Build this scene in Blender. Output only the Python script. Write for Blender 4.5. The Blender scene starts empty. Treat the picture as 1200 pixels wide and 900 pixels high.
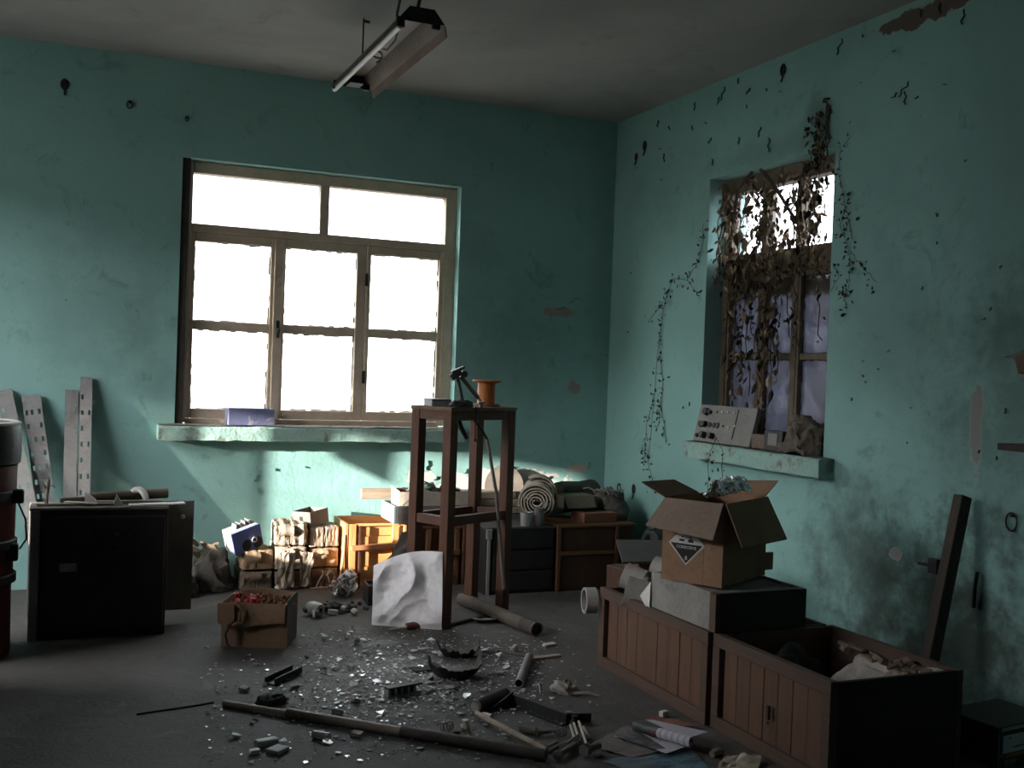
import bpy, bmesh, math, random
from mathutils import Vector, Matrix, Euler, noise
SC = bpy.context.scene
COL = SC.collection
rnd = random.Random(7)
pi = math.pi

# ------------------------------------------------------------------ camera
CF, YAW, PITCH, ROLL = 1260.26, 0.40530, -0.01230, 0.03660
CAM = Vector((-3.3231, -6.168, 1.2407))
def _basis():
    cy, sy, cp, sp = math.cos(YAW), math.sin(YAW), math.cos(PITCH), math.sin(PITCH)
    fwd = Vector((sy*cp, cy*cp, sp)); right = Vector((cy, -sy, 0)); up = right.cross(fwd)
    cr, sr = math.cos(ROLL), math.sin(ROLL)
    return cr*right + sr*up, -sr*right + cr*up, fwd
CR, CU, CFW = _basis()
cam = bpy.data.objects.new('camera', bpy.data.cameras.new('camera'))
COL.objects.link(cam)
cam.data.sensor_width = 36.0
cam.data.lens = CF/1200*36.0
cam.data.clip_start = 0.05
mw = Matrix.Identity(4)
for i in range(3):
    mw[i][0], mw[i][1], mw[i][2], mw[i][3] = CR[i], CU[i], -CFW[i], CAM[i]
cam.matrix_world = mw
SC.camera = cam

# ------------------------------------------------------------------ sky, sun, exposure
SKY_STRENGTH = 1.5
HAZE_GLOW = 4.0
SUN_STRENGTH = 5.6
SC.view_settings.view_transform = 'Standard'
SC.view_settings.look = 'None'
SC.view_settings.gamma = 1
SC.view_settings.use_curve_mapping = False
SC.view_settings.exposure = 2.68
w = bpy.data.worlds.new('overcast_sky'); SC.world = w
w.use_nodes = True
bg = w.node_tree.nodes['Background']
bg.inputs[1].default_value = SKY_STRENGTH
SUN_DIR = Vector((1.0, 0.30, -0.17)).normalized()
# hazy sky: even white, brightening broadly towards the sun
_nt = w.node_tree
_tc = _nt.nodes.new('ShaderNodeTexCoord')
_dp = _nt.nodes.new('ShaderNodeVectorMath'); _dp.operation = 'DOT_PRODUCT'
_nt.links.new(_tc.outputs['Generated'], _dp.inputs[0]); _dp.inputs[1].default_value = -SUN_DIR
_mx = _nt.nodes.new('ShaderNodeMath'); _mx.operation = 'MAXIMUM'; _nt.links.new(_dp.outputs['Value'], _mx.inputs[0]); _mx.inputs[1].default_value = 0.0
_pw = _nt.nodes.new('ShaderNodeMath'); _pw.operation = 'POWER'; _nt.links.new(_mx.outputs[0], _pw.inputs[0]); _pw.inputs[1].default_value = 2.5
_mi = _nt.nodes.new('ShaderNodeMix'); _mi.data_type = 'RGBA'; _mi.clamp_factor = False
_nt.links.new(_pw.outputs[0], _mi.inputs[0])
_mi.inputs[6].default_value = (0.90, 0.95, 1.0, 1)
_mi.inputs[7].default_value = (0.96*HAZE_GLOW, 0.95*HAZE_GLOW, 0.93*HAZE_GLOW, 1)
_nt.links.new(_mi.outputs[2], bg.inputs[0])
sd = bpy.data.lights.new('sun', 'SUN')
sd.energy = SUN_STRENGTH; sd.angle = math.radians(0.55); sd.color = (1.0, 0.92, 0.80)
so = bpy.data.objects.new('sun', sd); COL.objects.link(so)
so.rotation_euler = SUN_DIR.to_track_quat('-Z', 'Y').to_euler()
so.location = (-12, -8, 6)
SC.cycles.use_denoising = True
SC.cycles.max_bounces = 10
SC.cycles.diffuse_bounces = 6
SC.cycles.glossy_bounces = 4
SC.cycles.transparent_max_bounces = 16
SC.cycles.sample_clamp_indirect = 6.0
SC.cycles.caustics_reflective = False
SC.cycles.caustics_refractive = False

def portal(loc, sx, sy, direction):
    l = bpy.data.lights.new('sky_portal', 'AREA'); l.shape = 'RECTANGLE'; l.size = sx; l.size_y = sy
    l.cycles.is_portal = True
    o = bpy.data.objects.new('sky_portal', l); COL.objects.link(o)
    o.location = loc; o.rotation_euler = Vector(direction).to_track_quat('-Z', 'Y').to_euler()
portal((-1.875, 0.20, 1.64), 1.64, 1.5, (0, -1, 0))
portal((0.22, -1.62, 1.63), 1.06, 1.5, (-1, 0, 0))
portal((-5.52, -1.90, 1.58), 2.6, 1.8, (1, 0, 0))

# where a sight line of the survey photograph meets a real surface
def _ray(u, v):
    return CFW + CR*((u-600)/CF) - CU*((v-450)/CF)
def fl(u, v, z=0.0):
    d = _ray(u, v); return CAM + d*((z-CAM.z)/d.z)
def wy(u, v, y=0.0):
    d = _ray(u, v); return CAM + d*((y-CAM.y)/d.y)
def wx(u, v, x=0.0):
    d = _ray(u, v); return CAM + d*((x-CAM.x)/d.x)

# ------------------------------------------------------------------ mesh helpers
class G:
    """collects faces, then links them as ONE mesh object"""
    def __init__(s): s.v = []; s.f = []
    def add(s, vs, fs):
        b = len(s.v); s.v += [tuple(v) for v in vs]; s.f += [tuple(b+i for i in f) for f in fs]; return s
    def box(s, a, b, m=None):
        (x0, y0, z0), (x1, y1, z1) = a, b
        vs = [Vector(p) for p in ((x0,y0,z0),(x1,y0,z0),(x1,y1,z0),(x0,y1,z0),(x0,y0,z1),(x1,y0,z1),(x1,y1,z1),(x0,y1,z1))]
        if m is not None: vs = [m @ v for v in vs]
        return s.add(vs, ((3,2,1,0),(4,5,6,7),(0,1,5,4),(1,2,6,5),(2,3,7,6),(3,0,4,7)))
    def cbox(s, c, d, rot=(0,0,0)):
        m = Matrix.Translation(c) @ Euler(rot).to_matrix().to_4x4()
        return s.box((-d[0]/2,-d[1]/2,-d[2]/2), (d[0]/2,d[1]/2,d[2]/2), m)
    def bar(s, p, q, w, h, up=(0,0,1)):
        p, q = Vector(p), Vector(q); d = q-p; L = d.length; z = d.normalized()
        x = z.cross(Vector(up))
        if x.length < 1e-4: x = z.cross(Vector((1,0,0)))
        x.normalize(); y = x.cross(z)
        m = Matrix((x, y, z)).transposed().to_4x4(); m.translation = p
        return s.box((-w/2,-h/2,0), (w/2,h/2,L), m)
    def prism(s, pts, off):
        n = len(pts); off = Vector(off)
        a = [Vector(p) for p in pts]; b = [p+off for p in a]
        return s.add(a+b, [tuple(range(n))[::-1], tuple(range(n,2*n))] + [(i,(i+1)%n,n+(i+1)%n,n+i) for i in range(n)])
    def tube(s, pts, r, n=8, cap=True):
        pts = [Vector(p) for p in pts]; k = len(pts)
        rs = r if isinstance(r, (list, tuple)) else [r]*k
        vs = []; X = None
        for i, p in enumerate(pts):
            t = (pts[min(i+1,k-1)]-pts[max(i-1,0)])
            t = t.normalized() if t.length > 1e-9 else Vector((0,0,1))
            if X is None:
                X = t.cross(Vector((0,0,1)))
                if X.length < 1e-3: X = t.cross(Vector((1,0,0)))
            else: X = X - t*X.dot(t)
            X.normalize(); Y = t.cross(X)
            for j in range(n):
                a = 2*pi*j/n; vs.append(p+(X*math.cos(a)+Y*math.sin(a))*rs[i])
        fs = [(i*n+j, i*n+(j+1)%n, (i+1)*n+(j+1)%n, (i+1)*n+j) for i in range(k-1) for j in range(n)]
        if cap: fs += [tuple(range(n))[::-1], tuple(range((k-1)*n, k*n))]
        return s.add(vs, fs)
    def lathe(s, prof, n=24, m=None, a0=0, a1=2*pi, close=True):
        full = abs(a1-a0-2*pi) < 1e-6; N = n if full else n+1; k = len(prof)
        vs = [Vector((r*math.cos(a0+(a1-a0)*j/n), r*math.sin(a0+(a1-a0)*j/n), z)) for r, z in prof for j in range(N)]
        if m is not None: vs = [m @ v for v in vs]
        fs = [(i*N+j, i*N+(j+1)%N, (i+1)*N+(j+1)%N, (i+1)*N+j) for i in range(k-1) for j in range(n)]
        if close and full: fs += [tuple(range(N))[::-1], tuple(range((k-1)*N, k*N))]
        return s.add(vs, fs)
    def grid(s, nx, ny, fn, th=0.0, keep=None):
        """surface fn(u,v) -> point; th gives it a thickness"""
        P = [[Vector(fn(i/nx, j/ny)) for j in range(ny+1)] for i in range(nx+1)]
        vs = [P[i][j] for i in range(nx+1) for j in range(ny+1)]
        I = lambda i, j: i*(ny+1)+j
        cells = [(i,j) for i in range(nx) for j in range(ny) if keep is None or keep(i,j)]
        fs = [(I(i,j), I(i+1,j), I(i+1,j+1), I(i,j+1)) for i,j in cells]
        if th:
            N = len(vs); nrm = [Vector((0,0,0)) for _ in vs]
            for f in fs:
                nn = (vs[f[1]]-vs[f[0]]).cross(vs[f[3]]-vs[f[0]])
                for q in f: nrm[q] += nn
            vs = vs + [v - (nrm[i].normalized() if nrm[i].length > 0 else Vector((0,0,1)))*th for i, v in enumerate(vs)]
            cnt = {}
            for f in fs:
                for a in range(4):
                    e = (f[a], f[(a+1)%4]); cnt[e] = 1
            side = [(e[1], e[0], e[0]+N, e[1]+N) for e in cnt if (e[1], e[0]) not in cnt]
            fs = fs + [tuple(q+N for q in f[::-1]) for f in fs] + side
        return s.add(vs, fs)
    def jit(s, a):
        s.v = [(x+rnd.uniform(-a,a), y+rnd.uniform(-a,a), z+rnd.uniform(-a,a)) for x, y, z in s.v]; return s
    def wob(s, amp, sc, seed=0.0):
        out = []
        for v in s.v:
            q = Vector(v)*sc + Vector((seed, seed*1.7, -seed))
            out.append(tuple(Vector(v) + noise.noise_vector(q)*amp))
        s.v = out; return s
    def mul(s, m):
        s.v = [tuple(m @ Vector(v)) for v in s.v]; return s
    def mesh(s, name, mat, smooth=False):
        me = bpy.data.meshes.new(name); me.from_pydata(s.v, [], s.f); me.update()
        if mat: me.materials.append(mat)
        if smooth:
            for p in me.polygons: p.use_smooth = True
        return me
    def put(s, name, mat, parent=None, bevel=0, smooth=False, label=None, sub=0, angle=40):
        me = s.mesh(name, mat, smooth)
        o = bpy.data.objects.new(name, me); COL.objects.link(o)
        if parent is not None: o.parent = parent
        if bevel:
            m = o.modifiers.new('bevel', 'BEVEL'); m.width = bevel; m.segments = 2; m.limit_method = 'ANGLE'; m.angle_limit = math.radians(50)
        if sub:
            m = o.modifiers.new('sub', 'SUBSURF'); m.levels = sub; m.render_levels = sub
        if smooth and not sub:
            me.set_sharp_from_angle(angle=math.radians(angle))
        if label: o['label'] = label
        return o

def thing(name, label, cat, loc=(0,0,0), rz=0.0, group=None, rot=None):
    o = bpy.data.objects.new(name, None); COL.objects.link(o)
    o.empty_display_size = 0.05
    o.location = loc; o.rotation_euler = rot if rot else (0,0,rz)
    o['label'] = label; o['category'] = cat
    if group: o['group'] = group
    return o
def tag(o, label, cat, group=None, loc=None, rot=None):
    o['label'] = label; o['category'] = cat
    if group: o['group'] = group
    if loc is not None: o.location = loc
    if rot is not None: o.rotation_euler = rot
    return o
def struct(o, label=None):
    o['kind'] = 'structure'
    if label: o['label'] = label
    return o
def stuff(o, label=None):
    o['kind'] = 'stuff'
    if label: o['label'] = label
    return o
def dup(root, label, loc, rz=None, rot=None, group=None):
    r = root.copy(); COL.objects.link(r); r.location = loc
    if rz is not None: r.rotation_euler = (0,0,rz)
    if rot is not None: r.rotation_euler = rot
    r['label'] = label
    if group: r['group'] = group
    for ch in list(root.children):
        c = ch.copy(); COL.objects.link(c); c.parent = r
        for g in list(ch.children):
            d = g.copy(); COL.objects.link(d); d.parent = c
    return r
def lettering(txt, size, m, mat, parent, name='lettering', depth=0.0004):
    cu = bpy.data.curves.new('t', 'FONT'); cu.body = txt; cu.size = size; cu.align_x = 'CENTER'; cu.align_y = 'CENTER'; cu.extrude = depth
    to = bpy.data.objects.new('t', cu); COL.objects.link(to)
    dg = bpy.context.evaluated_depsgraph_get(); dg.update()
    me = bpy.data.meshes.new_from_object(to.evaluated_get(dg))
    bpy.data.objects.remove(to); bpy.data.curves.remove(cu)
    me.transform(m); me.materials.clear(); me.materials.append(mat)
    o = bpy.data.objects.new(name, me); COL.objects.link(o); o.parent = parent
    return o
def rotz(p, a):
    return Vector((p[0]*math.cos(a)-p[1]*math.sin(a), p[0]*math.sin(a)+p[1]*math.cos(a), p[2]))

# ------------------------------------------------------------------ materials
def newmat(name):
    m = bpy.data.materials.new(name); m.use_nodes = True
    nt = m.node_tree; nt.nodes.clear()
    out = nt.nodes.new('ShaderNodeOutputMaterial'); b = nt.nodes.new('ShaderNodeBsdfPrincipled')
    nt.links.new(b.outputs[0], out.inputs[0])
    return m, nt, b, out
def N(nt, t, **kw):
    n = nt.nodes.new('ShaderNode'+t)
    for k, v in kw.items():
        if k.startswith('i'): 
            try: n.inputs[int(k[1:])].default_value = v
            except ValueError: setattr(n, k, v)
        else: setattr(n, k, v)
    return n
def coords(nt, scale=(1,1,1), off=(0,0,0)):
    tc = N(nt, 'TexCoord'); mp = N(nt, 'Mapping'); nt.links.new(tc.outputs['Object'], mp.inputs[0])
    mp.inputs['Scale'].default_value = scale; mp.inputs['Location'].default_value = off
    return mp.outputs[0]
def nz(nt, vec, scale, detail=4, rough=0.55, dist=0.0):
    n = N(nt, 'TexNoise'); n.inputs['Scale'].default_value = scale; n.inputs['Detail'].default_value = detail
    n.inputs['Roughness'].default_value = rough; n.inputs['Distortion'].default_value = dist
    nt.links.new(vec, n.inputs['Vector']); return n.outputs['Fac']
def ramp(nt, fac, lo, hi):
    n = N(nt, 'MapRange'); n.interpolation_type = 'SMOOTHSTEP'
    nt.links.new(fac, n.inputs[0]); n.inputs[1].default_value = lo; n.inputs[2].default_value = hi; return n.outputs[0]
def mixc(nt, fac, a, b):
    n = N(nt, 'Mix', data_type='RGBA')
    for s, k in ((fac,0),(a,6),(b,7)):
        if hasattr(s, 'links'): nt.links.new(s, n.inputs[k])
        else: n.inputs[k].default_value = s if k == 0 else (*s[:3], 1)
    return n.outputs[2]
def math_(nt, op, a, b=0.0):
    n = N(nt, 'Math', operation=op)
    for s, k in ((a,0),(b,1)):
        if hasattr(s, 'links'): nt.links.new(s, n.inputs[k])
        else: n.inputs[k].default_value = s
    return n.outputs[0]
def bumpn(nt, b, h, strength, dist=0.01):
    n = N(nt, 'Bump'); n.inputs['Strength'].default_value = strength; n.inputs['Distance'].default_value = dist
    nt.links.new(h, n.inputs['Height']); nt.links.new(n.outputs[0], b.inputs['Normal'])
_mats = {}
def mat(name, c1, c2=None, scale=9, rough=0.8, bump=0.15, stretch=(1,1,1), metal=0.0, dirt=None, dscale=3.0, dlo=0.55, dhi=0.75, spec=0.35, fine=0.3):
    """two-tone noise, dirt patches, fine relief"""
    if name in _mats: return _mats[name]
    m, nt, b, out = newmat(name)
    c2 = c2 or tuple(x*0.7 for x in c1)
    v = coords(nt, stretch, (rnd.uniform(0,9), rnd.uniform(0,9), rnd.uniform(0,9)))
    f = ramp(nt, nz(nt, v, scale, 5, 0.6, 0.4), 0.3, 0.7)
    col = mixc(nt, f, c1, c2)
    f2 = nz(nt, v, scale*9, 3, 0.6)
    if fine: col = mixc(nt, math_(nt, 'MULTIPLY', ramp(nt, f2, 0.45, 0.75), fine), col, tuple(x*0.5 for x in c2))
    if dirt is not None:
        vd = coords(nt)
        col = mixc(nt, ramp(nt, nz(nt, vd, dscale, 7, 0.68, 0.6), dlo, dhi), col, dirt)
    nt.links.new(col, b.inputs['Base Color'])
    b.inputs['Roughness'].default_value = rough; b.inputs['Metallic'].default_value = metal
    b.inputs['Specular IOR Level'].default_value = spec
    if bump: bumpn(nt, b, math_(nt, 'ADD', f2, math_(nt, 'MULTIPLY', f, 1.2)), bump)
    _mats[name] = m
    return m
def wood(name, c1, c2, axis='z', scale=7, rough=0.65, dirt=None, dlo=0.55, dhi=0.8, bump=0.2, spec=0.3):
    st = {'x': (0.12,1.6,1.6), 'y': (1.6,0.12,1.6), 'z': (1.6,1.6,0.12)}[axis]
    return mat(name, c1, c2, scale, rough, bump, st, 0, dirt, 5.0, dlo, dhi, spec)
# ------------------------------------------------------------------ the room
H = 2.87
TEAL = (0.275, 0.49, 0.455); TEAL2 = (0.24, 0.435, 0.405)
def wallmat(name, bare, smudges_and_shade, plane, dz=0.0):
    """old teal distemper: mottling, scuffs, places where it has come off (bare plaster)"""
    m, nt, b, out = newmat(name)
    v = coords(nt, (1,1,1), (0,0,-dz))
    big = ramp(nt, nz(nt, v, 1.3, 5, 0.6, 0.3), 0.3, 0.7)
    col = mixc(nt, big, TEAL, TEAL2)
    n2 = nz(nt, v, 5.0, 8, 0.7, 0.8)
    col = mixc(nt, math_(nt, 'MULTIPLY', ramp(nt, n2, 0.56, 0.70), 0.42), col, (0.10, 0.17, 0.145))
    n3 = nz(nt, v, 2.2, 8, 0.75, 1.5)
    col = mixc(nt, math_(nt, 'MULTIPLY', ramp(nt, n3, 0.60, 0.68), 0.30), col, (0.34, 0.58, 0.50))
    n5 = nz(nt, v, 26.0, 4, 0.7, 0.5)
    col = mixc(nt, math_(nt, 'MULTIPLY', ramp(nt, n5, 0.68, 0.74), 0.65), col, (0.035, 0.05, 0.045))
    for (c, r, wgt) in smudges_and_shade:
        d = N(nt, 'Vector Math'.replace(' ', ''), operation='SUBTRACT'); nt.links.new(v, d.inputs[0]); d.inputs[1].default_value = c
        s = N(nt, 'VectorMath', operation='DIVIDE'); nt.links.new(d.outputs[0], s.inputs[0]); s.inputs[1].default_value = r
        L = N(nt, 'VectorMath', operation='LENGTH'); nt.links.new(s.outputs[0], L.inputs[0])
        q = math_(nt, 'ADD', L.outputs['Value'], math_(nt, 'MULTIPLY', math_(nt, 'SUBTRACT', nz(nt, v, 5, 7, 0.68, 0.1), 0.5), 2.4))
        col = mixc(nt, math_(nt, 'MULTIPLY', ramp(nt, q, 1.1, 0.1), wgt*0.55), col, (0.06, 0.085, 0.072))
    hgt = math_(nt, 'ADD', math_(nt, 'MULTIPLY', n2, 0.6), math_(nt, 'MULTIPLY', nz(nt, v, 40, 3, 0.6), 0.18))
    for (c, r, colr) in bare:
        d = N(nt, 'VectorMath', operation='SUBTRACT'); nt.links.new(v, d.inputs[0]); d.inputs[1].default_value = c
        s = N(nt, 'VectorMath', operation='DIVIDE'); nt.links.new(d.outputs[0], s.inputs[0]); s.inputs[1].default_value = r
        L = N(nt, 'VectorMath', operation='LENGTH'); nt.links.new(s.outputs[0], L.inputs[0])
        q = math_(nt, 'ADD', L.outputs['Value'], math_(nt, 'MULTIPLY', math_(nt, 'SUBTRACT', nz(nt, v, 11, 7, 0.65, 0.3), 0.5), 2.2))
        k = ramp(nt, q, 0.86, 0.80)
        col = mixc(nt, ramp(nt, q, 0.96, 0.88), col, (0.30, 0.43, 0.38))
        col = mixc(nt, k, col, colr)
        hgt = math_(nt, 'SUBTRACT', hgt, math_(nt, 'MULTIPLY', k, 0.5))
    nt.links.new(col, b.inputs['Base Color']); b.inputs['Roughness'].default_value = 0.75; b.inputs['Specular IOR Level'].default_value = 0.25
    bumpn(nt, b, hgt, 0.35, 0.02)
    return m
M_wall_back = wallmat('teal_wall_back', [((-0.37,0,1.655),(0.13,.4,0.032),(0.33,0.285,0.255)), ((-0.245,0,1.185),(0.05,.4,0.05),(0.31,0.275,0.25)),
      ((-0.72,0,0.56),(0.50,.4,0.115),(0.62,0.59,0.55)), ((-0.20,0,0.66),(0.10,.4,0.03),(0.5,0.42,0.36)), ((-1.25,0,0.60),(0.10,.4,0.07),(0.6,0.56,0.5))],
      [((-0.7,0,1.35),(0.55,1,0.45),0.45), ((-0.95,0,2.02),(0.35,1,0.2),0.35), ((-3.1,0,1.55),(0.5,1,0.5),0.35), ((-2.85,0,1.2),(0.2,1,0.5),0.35), ((-0.05,0,2.0),(0.15,1,1.2),0.35)], 'y', -0.03)
M_wall_right = wallmat('teal_wall_right', [((0,-3.03,1.12),(.4,0.035,0.22),(0.27,0.27,0.245)), ((0,-2.66,2.83),(.4,0.35,0.05),(0.13,0.105,0.09)), ((0,-2.62,0.55),(.4,0.04,0.03),(0.28,0.28,0.26))],
      [((0,-2.6,1.5),(1,0.5,0.5),0.28), ((0,-3.0,2.0),(1,0.7,0.6),0.2), ((0,-2.95,0.25),(1,0.75,0.55),1.7), ((0,-2.45,0.45),(1,0.55,0.5),1.2), ((0,-3.3,1.2),(1,0.6,0.7),0.9), ((0,-0.6,2.4),(1,0.6,0.3),0.35), ((0,-1.6,2.43),(1,0.7,0.09),0.45), ((0,-2.0,2.52),(1,0.12,0.25),0.8), ((0,-2.35,0.75),(1,0.2,0.2),0.4)], 'x', -0.03)  # the strong low patches paint shade into the wall along with dirt
M_wall_plain = wallmat('teal_wall_plain', [], [], 'x')
XL, YF = -5.3, -8.6
OB = (-2.690, -1.058, 0.87, 2.348)      # back window opening x0,x1,z0,z1
OR_ = (-2.135, -1.10, 0.87, 2.34)       # right window opening y0,y1,z0,z1
OL = (-3.15, -0.66, 0.71, 2.45)         # left window opening
T = 0.24
g = G()
g.box((XL-T,0,0),(OB[0],T,H)).box((OB[1],0,0),(T,T,H)).box((OB[0],0,0),(OB[1],T,OB[2])).box((OB[0],0,OB[3]),(OB[1],T,H))
wb = struct(g.put('wall_back', M_wall_back))
g = G()
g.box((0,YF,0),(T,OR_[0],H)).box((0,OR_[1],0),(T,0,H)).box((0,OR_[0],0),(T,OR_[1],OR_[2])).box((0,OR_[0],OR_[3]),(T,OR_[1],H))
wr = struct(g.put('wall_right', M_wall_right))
g = G()
g.box((XL-T,YF,0),(XL,OL[0],H)).box((XL-T,OL[1],0),(XL,0,H)).box((XL-T,OL[0],0),(XL,OL[1],OL[2])).box((XL-T,OL[0],OL[3]),(XL,OL[1],H))
wl = struct(g.put('wall_left', M_wall_plain))
wf = struct(G().box((XL-T,YF-T,0),(T,YF,H)).put('wall_front', M_wall_plain))
# ceiling and floor
m, nt, b, out = newmat('old_whitewash'); v = coords(nt)
c = mixc(nt, ramp(nt, nz(nt, v, 1.1, 6, 0.6, 0.5), 0.3, 0.7), (0.44,0.42,0.405), (0.34,0.325,0.315))
c = mixc(nt, math_(nt, 'MULTIPLY', ramp(nt, nz(nt, v, 3.1, 7, 0.7, 0.8), 0.55, 0.75), 0.5), c, (0.20,0.18,0.17))
nt.links.new(c, b.inputs['Base Color']); b.inputs['Roughness'].default_value = 0.9
bumpn(nt, b, nz(nt, v, 12, 5, 0.6), 0.2, 0.01); M_ceil = m
struct(G().box((XL-T,YF-T,H),(T,T,H+0.15)).put('ceiling', M_ceil))
m, nt, b, out = newmat('dirty_concrete'); v = coords(nt)
c = mixc(nt, ramp(nt, nz(nt, v, 1.6, 7, 0.62, 0.7), 0.35, 0.7), (0.108,0.101,0.094), (0.070,0.066,0.062))
c = mixc(nt, math_(nt, 'MULTIPLY', ramp(nt, nz(nt, v, 4.5, 8, 0.72, 0.9), 0.55, 0.72), 0.6), c, (0.20,0.19,0.178))
c = mixc(nt, math_(nt, 'MULTIPLY', ramp(nt, nz(nt, v, 9, 8, 0.75, 1.2), 0.58, 0.70), 0.7), c, (0.03,0.028,0.027))
c = mixc(nt, math_(nt, 'MULTIPLY', ramp(nt, nz(nt, v, 70, 4, 0.7), 0.62, 0.75), 0.6), c, (0.22,0.21,0.20))
# pale ground-glass dust lying in the middle of the floor
for (cc, rr, wg) in [((-1.98,-1.98,0),(0.34,0.30,1),0.75), ((-1.93,-1.52,0),(0.16,0.10,1),0.6), ((-2.3,-2.3,0),(0.4,0.4,1),0.35)]:
    d = N(nt, 'VectorMath', operation='SUBTRACT'); nt.links.new(v, d.inputs[0]); d.inputs[1].default_value = cc
    s = N(nt, 'VectorMath', operation='DIVIDE'); nt.links.new(d.outputs[0], s.inputs[0]); s.inputs[1].default_value = rr
    L = N(nt, 'VectorMath', operation='LENGTH'); nt.links.new(s.outputs[0], L.inputs[0])
    q = math_(nt, 'ADD', L.outputs['Value'], math_(nt, 'MULTIPLY', math_(nt, 'SUBTRACT', nz(nt, v, 10, 8, 0.75, 0.6), 0.5), 3.0))
    c = mixc(nt, math_(nt, 'MULTIPLY', ramp(nt, q, 1.1, 0.2), wg), c, (0.27,0.26,0.25))
nt.links.new(c, b.inputs['Base Color']); b.inputs['Roughness'].default_value = 0.7; b.inputs['Specular IOR Level'].default_value = 0.3
bumpn(nt, b, math_(nt, 'ADD', nz(nt, v, 9, 8, 0.7, 0.6), math_(nt, 'MULTIPLY', nz(nt, v, 60, 4, 0.6), 0.3)), 0.5, 0.02); M_floor = m
struct(G().box((XL-T,YF-T,-0.15),(T,T,0)).put('floor', M_floor))
# the yard outside
M_yard = mat('yard_ground', (0.15,0.14,0.125), (0.11,0.105,0.095), 0.6, 0.9, 0)
struct(G().box((-40,-40,-0.6),(40,40,-0.5)).put('yard_ground', M_yard))

# tall unseen wall added on the left, its gap shaped to mask sun and sky
YH = 3.6
struct(G().box((-12.3,-30,-0.5),(-12.0,-3.68,YH)).box((-12.3,-2.72,-0.5),(-12.0,20,YH)).box((-12.3,-3.68,2.62),(-12.0,-2.72,YH)).put('yard_wall', M_yard))

# ------------------------------------------------------------------ windows
M_frame = mat('old_cream_paint', (0.64,0.52,0.395), (0.55,0.44,0.33), 14, 0.6, 0.25, dirt=(0.22,0.18,0.14), dscale=6, dlo=0.6, dhi=0.8)
M_jamb = mat('shaded_jamb', (0.055,0.047,0.038), (0.04,0.034,0.028), 10, 0.8)  # dark brown puts the shade of the recess into the jamb colour
M_frame2 = mat('weathered_brown_frame', (0.20,0.155,0.11), (0.14,0.105,0.075), 14, 0.7, 0.25, dirt=(0.05,0.04,0.03), dscale=7)
M_sill = mat('painted_cement', (0.27,0.46,0.40), (0.33,0.47,0.42), 6, 0.8, 0.3, dirt=(0.17,0.145,0.115), dscale=9, dlo=0.52, dhi=0.68)
M_dust = mat('brown_dust', (0.20,0.16,0.125), (0.14,0.11,0.085), 18, 0.95, 0.4)
M_iron = mat('dark_iron', (0.045,0.042,0.04), (0.03,0.028,0.026), 12, 0.55, 0.2, metal=0.6)
def glass(name, clear, film, film_col, gscale=4.0, top=None):
    m = bpy.data.materials.new(name); m.use_nodes = True; nt = m.node_tree; nt.nodes.clear()
    out = nt.nodes.new('ShaderNodeOutputMaterial')
    tr = N(nt, 'BsdfTransparent'); tr.inputs[0].default_value = (*clear, 1)
    tl = N(nt, 'BsdfTranslucent'); tl.inputs[0].default_value = (*film_col, 1)
    df = N(nt, 'BsdfDiffuse'); df.inputs[0].default_value = (*[x*0.6 for x in film_col], 1)
    gl = N(nt, 'BsdfGlossy'); gl.inputs['Roughness'].default_value = 0.06
    v = coords(nt)
    ad = N(nt, 'MixShader'); ad.inputs[0].default_value = 0.35
    nt.links.new(tl.outputs[0], ad.inputs[1]); nt.links.new(df.outputs[0], ad.inputs[2])
    fac = math_(nt, 'MULTIPLY', ramp(nt, nz(nt, v, gscale, 7, 0.7, 0.8), 0.25, 0.75), film[1]-film[0])
    fac = math_(nt, 'ADD', fac, film[0])
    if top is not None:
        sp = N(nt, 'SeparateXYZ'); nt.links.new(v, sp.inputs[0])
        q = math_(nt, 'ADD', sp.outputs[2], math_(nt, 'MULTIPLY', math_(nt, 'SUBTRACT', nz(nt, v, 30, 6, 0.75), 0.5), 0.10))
        top_shade = ramp(nt, q, top-0.012, top+0.012)  # pane top darkened in colour to stand for shading from outside
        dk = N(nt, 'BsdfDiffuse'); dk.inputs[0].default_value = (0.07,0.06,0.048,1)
        mm = N(nt, 'MixShader'); nt.links.new(math_(nt, 'MULTIPLY', top_shade, 0.93), mm.inputs[0]); nt.links.new(ad.outputs[0], mm.inputs[1]); nt.links.new(dk.outputs[0], mm.inputs[2]); ad = mm
        fac = math_(nt, 'MAXIMUM', fac, top_shade)
    mx = N(nt, 'MixShader'); nt.links.new(fac, mx.inputs[0]); nt.links.new(tr.outputs[0], mx.inputs[1]); nt.links.new(ad.outputs[0], mx.inputs[2])
    m2 = N(nt, 'MixShader'); m2.inputs[0].default_value = 0.04; nt.links.new(mx.outputs[0], m2.inputs[1]); nt.links.new(gl.outputs[0], m2.inputs[2])
    nt.links.new(m2.outputs[0], out.inputs[0]); return m
M_glass = glass('window_glass', (0.94,0.95,0.95), (0.0, 0.25), (0.8,0.8,0.78))
M_glass_clear = glass('clear_dusty_glass', (0.93,0.93,0.95), (0.0, 0.22), (0.6,0.6,0.62))
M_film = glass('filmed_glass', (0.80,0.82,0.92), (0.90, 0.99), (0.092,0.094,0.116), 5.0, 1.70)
M_glass_hazy = glass('hazy_glass', (0.93,0.93,0.93), (0.10, 0.20), (0.6,0.59,0.57))
M_dirty = glass('dirty_glass', (0.93,0.93,0.93), (0.55, 0.75), (0.6,0.59,0.57), 3.0)
M_milk = glass('milky_glass', (0.9,0.9,0.9), (0.97, 1.0), (0.22,0.215,0.21))

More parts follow.
